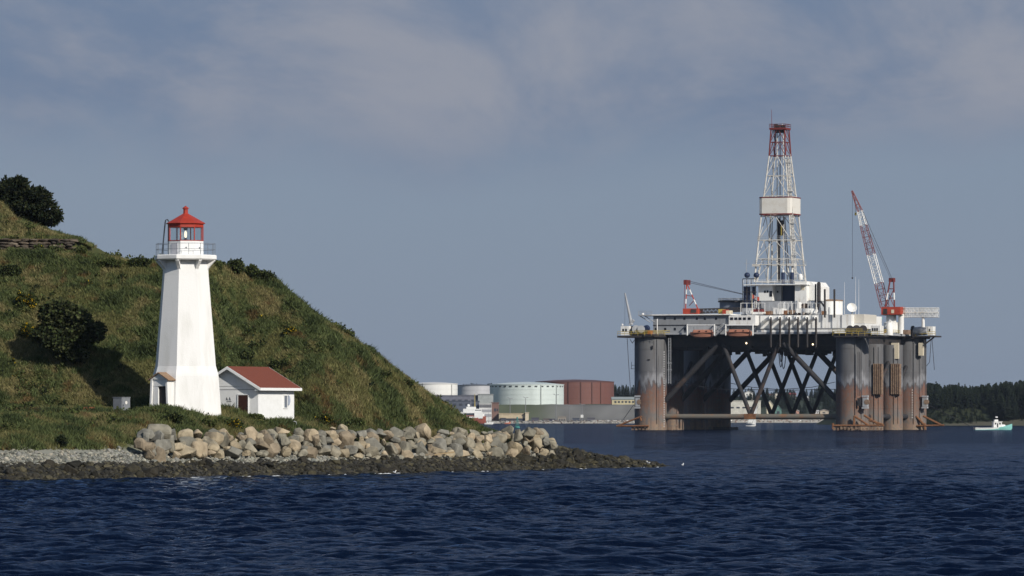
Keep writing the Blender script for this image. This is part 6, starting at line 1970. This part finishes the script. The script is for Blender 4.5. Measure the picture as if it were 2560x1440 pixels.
def sailboat():
    d = 2050.0; s = F / d
    t = thing('sailboat', 'small sailboat with a white sail heeling behind the rig brace', 'boat', (xat(1874, d), d, 0), R(-8))
    hull([(-1.5, 0.5, -0.2, 0.5), (0, 0.9, -0.3, 0.45), (1.6, 0.7, -0.2, 0.55), (2.6, 0.05, 0.3, 0.7)], 'hull', BWHITE, t)
    H = 54 / s
    tip = Vector((3.4, 0.8, H))
    foot = Vector((0.8, 0, 0.6))
    MB().tube(foot, tip, 0.07, 0.04, 6).build('mast', GALV, t)
    MB().tube((0.8, 0, 1.1), (-1.6, 0.5, 1.1), 0.05, n=5).build('boom', GALV, t)
    b = MB(); vs, fs = [], []
    n = 8
    for i in range(n + 1):
        f = i / n; a = foot.lerp(tip, 0.06 + 0.92 * f); w = 2.4 * (1 - f) ** 0.85
        for j in range(4):
            g = j / 3; vs.append((a.x - w * g, a.y + 0.25 * math.sin(g * 3.1) * (1 - f) + 0.2 * g, a.z + 0.05 * g))
    for i in range(n):
        for j in range(3): fs.append((i * 4 + j, i * 4 + j + 1, i * 4 + 5 + j, i * 4 + 4 + j))
    b.add(vs, fs)
    o = b.build('mainsail', mat('sailcloth', (0.80, 0.80, 0.76), 0.8), t, smooth=60)
    sm = o.modifiers.new('thickness', 'SOLIDIFY'); sm.thickness = 0.03
    vs = [tuple(foot.lerp(tip, 0.85)), (2.5, 0, 0.75), (1.0, 0.2, 0.9)]
    o = MB().add(vs + [(x, y + 0.03, z) for x, y, z in vs], [(0, 1, 2), (5, 4, 3), (0, 3, 4, 1), (1, 4, 5, 2), (2, 5, 3, 0)]).build('jib', MATS['sailcloth'], t)
sailboat()

def small_boats():
    for px, y, d, L, col, lab in ((1222, 1061, 2480, 4.6, (0.78, 0.78, 0.75), 'small white motorboat off the far quay'), (1269, 1058, 2600, 3.2, (0.55, 0.22, 0.15), 'small red and white boat moored near the cream hall')):
        t = thing('motorboat', lab, 'boat', (xat(px, d), d, 0), R(6), 'small boats off the far quay')
        hull([(-L / 2, 0.8, -0.2, 0.7), (0, 0.95, -0.2, 0.75), (L * 0.35, 0.6, -0.1, 0.95), (L / 2, 0.05, 0.3, 1.1)], 'hull', mat('hull_%d' % px, col, 0.5), t)
        MB().span(-L * 0.2, L * 0.15, -0.6, 0.6, 0.7, 1.5).build('cabin', BWHITE, t)
        MB().span(-L * 0.12, L * 0.08, -0.64, -0.59, 1.0, 1.35).build('window', RWIN, t)
        if px == 1222: MB().tube((0, 0, 1.5), (0, 0, 6.0), 0.06, n=4).build('mast', GALV, t)
    d = 1800.0
    t = thing('channel_buoy', 'green channel buoy beyond the end of the boulder bank', 'buoy', (xat(1293, d), d, 0))
    g = mat('buoy_green', (0.05, 0.22, 0.20), 0.5)
    MB().lathe([(0.5, -0.5), (1.0, 0.0), (1.0, 0.5), (0.4, 0.7)], 14).build('float', g, t, smooth=40)
    MB().lattice((0, 0, 0.7), (0, 0, 3.4), 0.9, 0.4, 4, 0.06, 0.04).build('tower', g, t)
    MB().lathe([(0.28, 3.4), (0.28, 3.9), (0.1, 4.1)], 10).build('lantern', g, t)
small_boats()

def ship():
    d = 2722.0; s = F / d
    t = thing('moored_ship', 'white coastguard style ship with red-brown hull side and yellow mast by the quay', 'ship', (xat(1182, d), d, 0))
    u = lambda px: (px - 1182) / s
    z = lambda py: CAMZ + (HY - py) / s
    red = mat('ship_red', (0.26, 0.075, 0.05), 0.6)
    hull([(u(1120), 3.0, -1, z(1045)), (u(1150), 4.2, -1, z(1046)), (u(1190), 4.2, -1, z(1045)), (u(1206), 2.6, -0.6, z(1042)), (u(1215), 0.2, 0.5, z(1039))], 'hull', red, t)
    hull([(u(1186), 4.25, z(1052), z(1036)), (u(1200), 3.2, z(1052), z(1036)), (u(1211), 1.2, z(1050), z(1035))], 'white_bow', BWHITE, t)
    a = MB().span(u(1150), u(1207), -3.6, 3.6, z(1046), z(1030)).build('deckhouse', BWHITE, t)
    MB().span(u(1160), u(1186), -3.7, -3.55, z(1038), z(1033)).build('deck_opening', FWIN, a)
    MB().span(u(1160), u(1186), -3.75, -3.56, z(1041), z(1038.4)).build('stripe', red, a)
    b = MB().span(u(1158), u(1204), -3.2, 3.2, z(1030) + 0.003, z(1022)).build('upper_house', BWHITE, t)
    for k in range(6): MB().span(u(1188 + 2.6 * k), u(1189.6 + 2.6 * k), -3.27, -3.18, z(1027), z(1024.5)).build('window', FWIN, b)
    MB().span(u(1166), u(1190), -2.6, 2.6, z(1022) + 0.003, z(1017)).build('bridge', BWHITE, t)
    MB().ball((u(1171), 0, z(1014)), 0.85, 10, 6).build('radome', BWHITE, t, smooth=60)
    MB().tube((u(1187), 0, z(1022)), (u(1187), 0, z(985)), 0.35, 0.15, 6).build('mast', mat('mast_yellow', (0.42, 0.33, 0.10), 0.6), t)
    MB().tube((u(1177), 0, z(1018)), (u(1177), 0, z(986)), 0.2, 0.08, 5).build('aft_mast', POLE, t)
    MB().tube((u(1204), 0, z(1048)), (u(1212), -1, z(1041)), 0.25, n=5).build('anchor_davit', BWHITE, t)
ship()

# ------------------------------------------------------------------ air
def haze():
    b = MB().span(-1500, 1500, -250, 4300, -7, 125)
    m = bpy.data.materials.new('haze_air'); m.use_nodes = True
    n, l = m.node_tree.nodes, m.node_tree.links
    n.remove(n['Principled BSDF'])
    v = n.new('ShaderNodeVolumePrincipled')
    v.inputs['Color'].default_value = (0.72, 0.84, 1.0, 1)
    v.inputs['Density'].default_value = 0.000024
    v.inputs['Anisotropy'].default_value = 0.2
    l.new(v.outputs[0], n['Material Output'].inputs['Volume'])
    tag(b.build('haze', m), 'thin bluish haze over the harbour', kind='stuff')
haze()
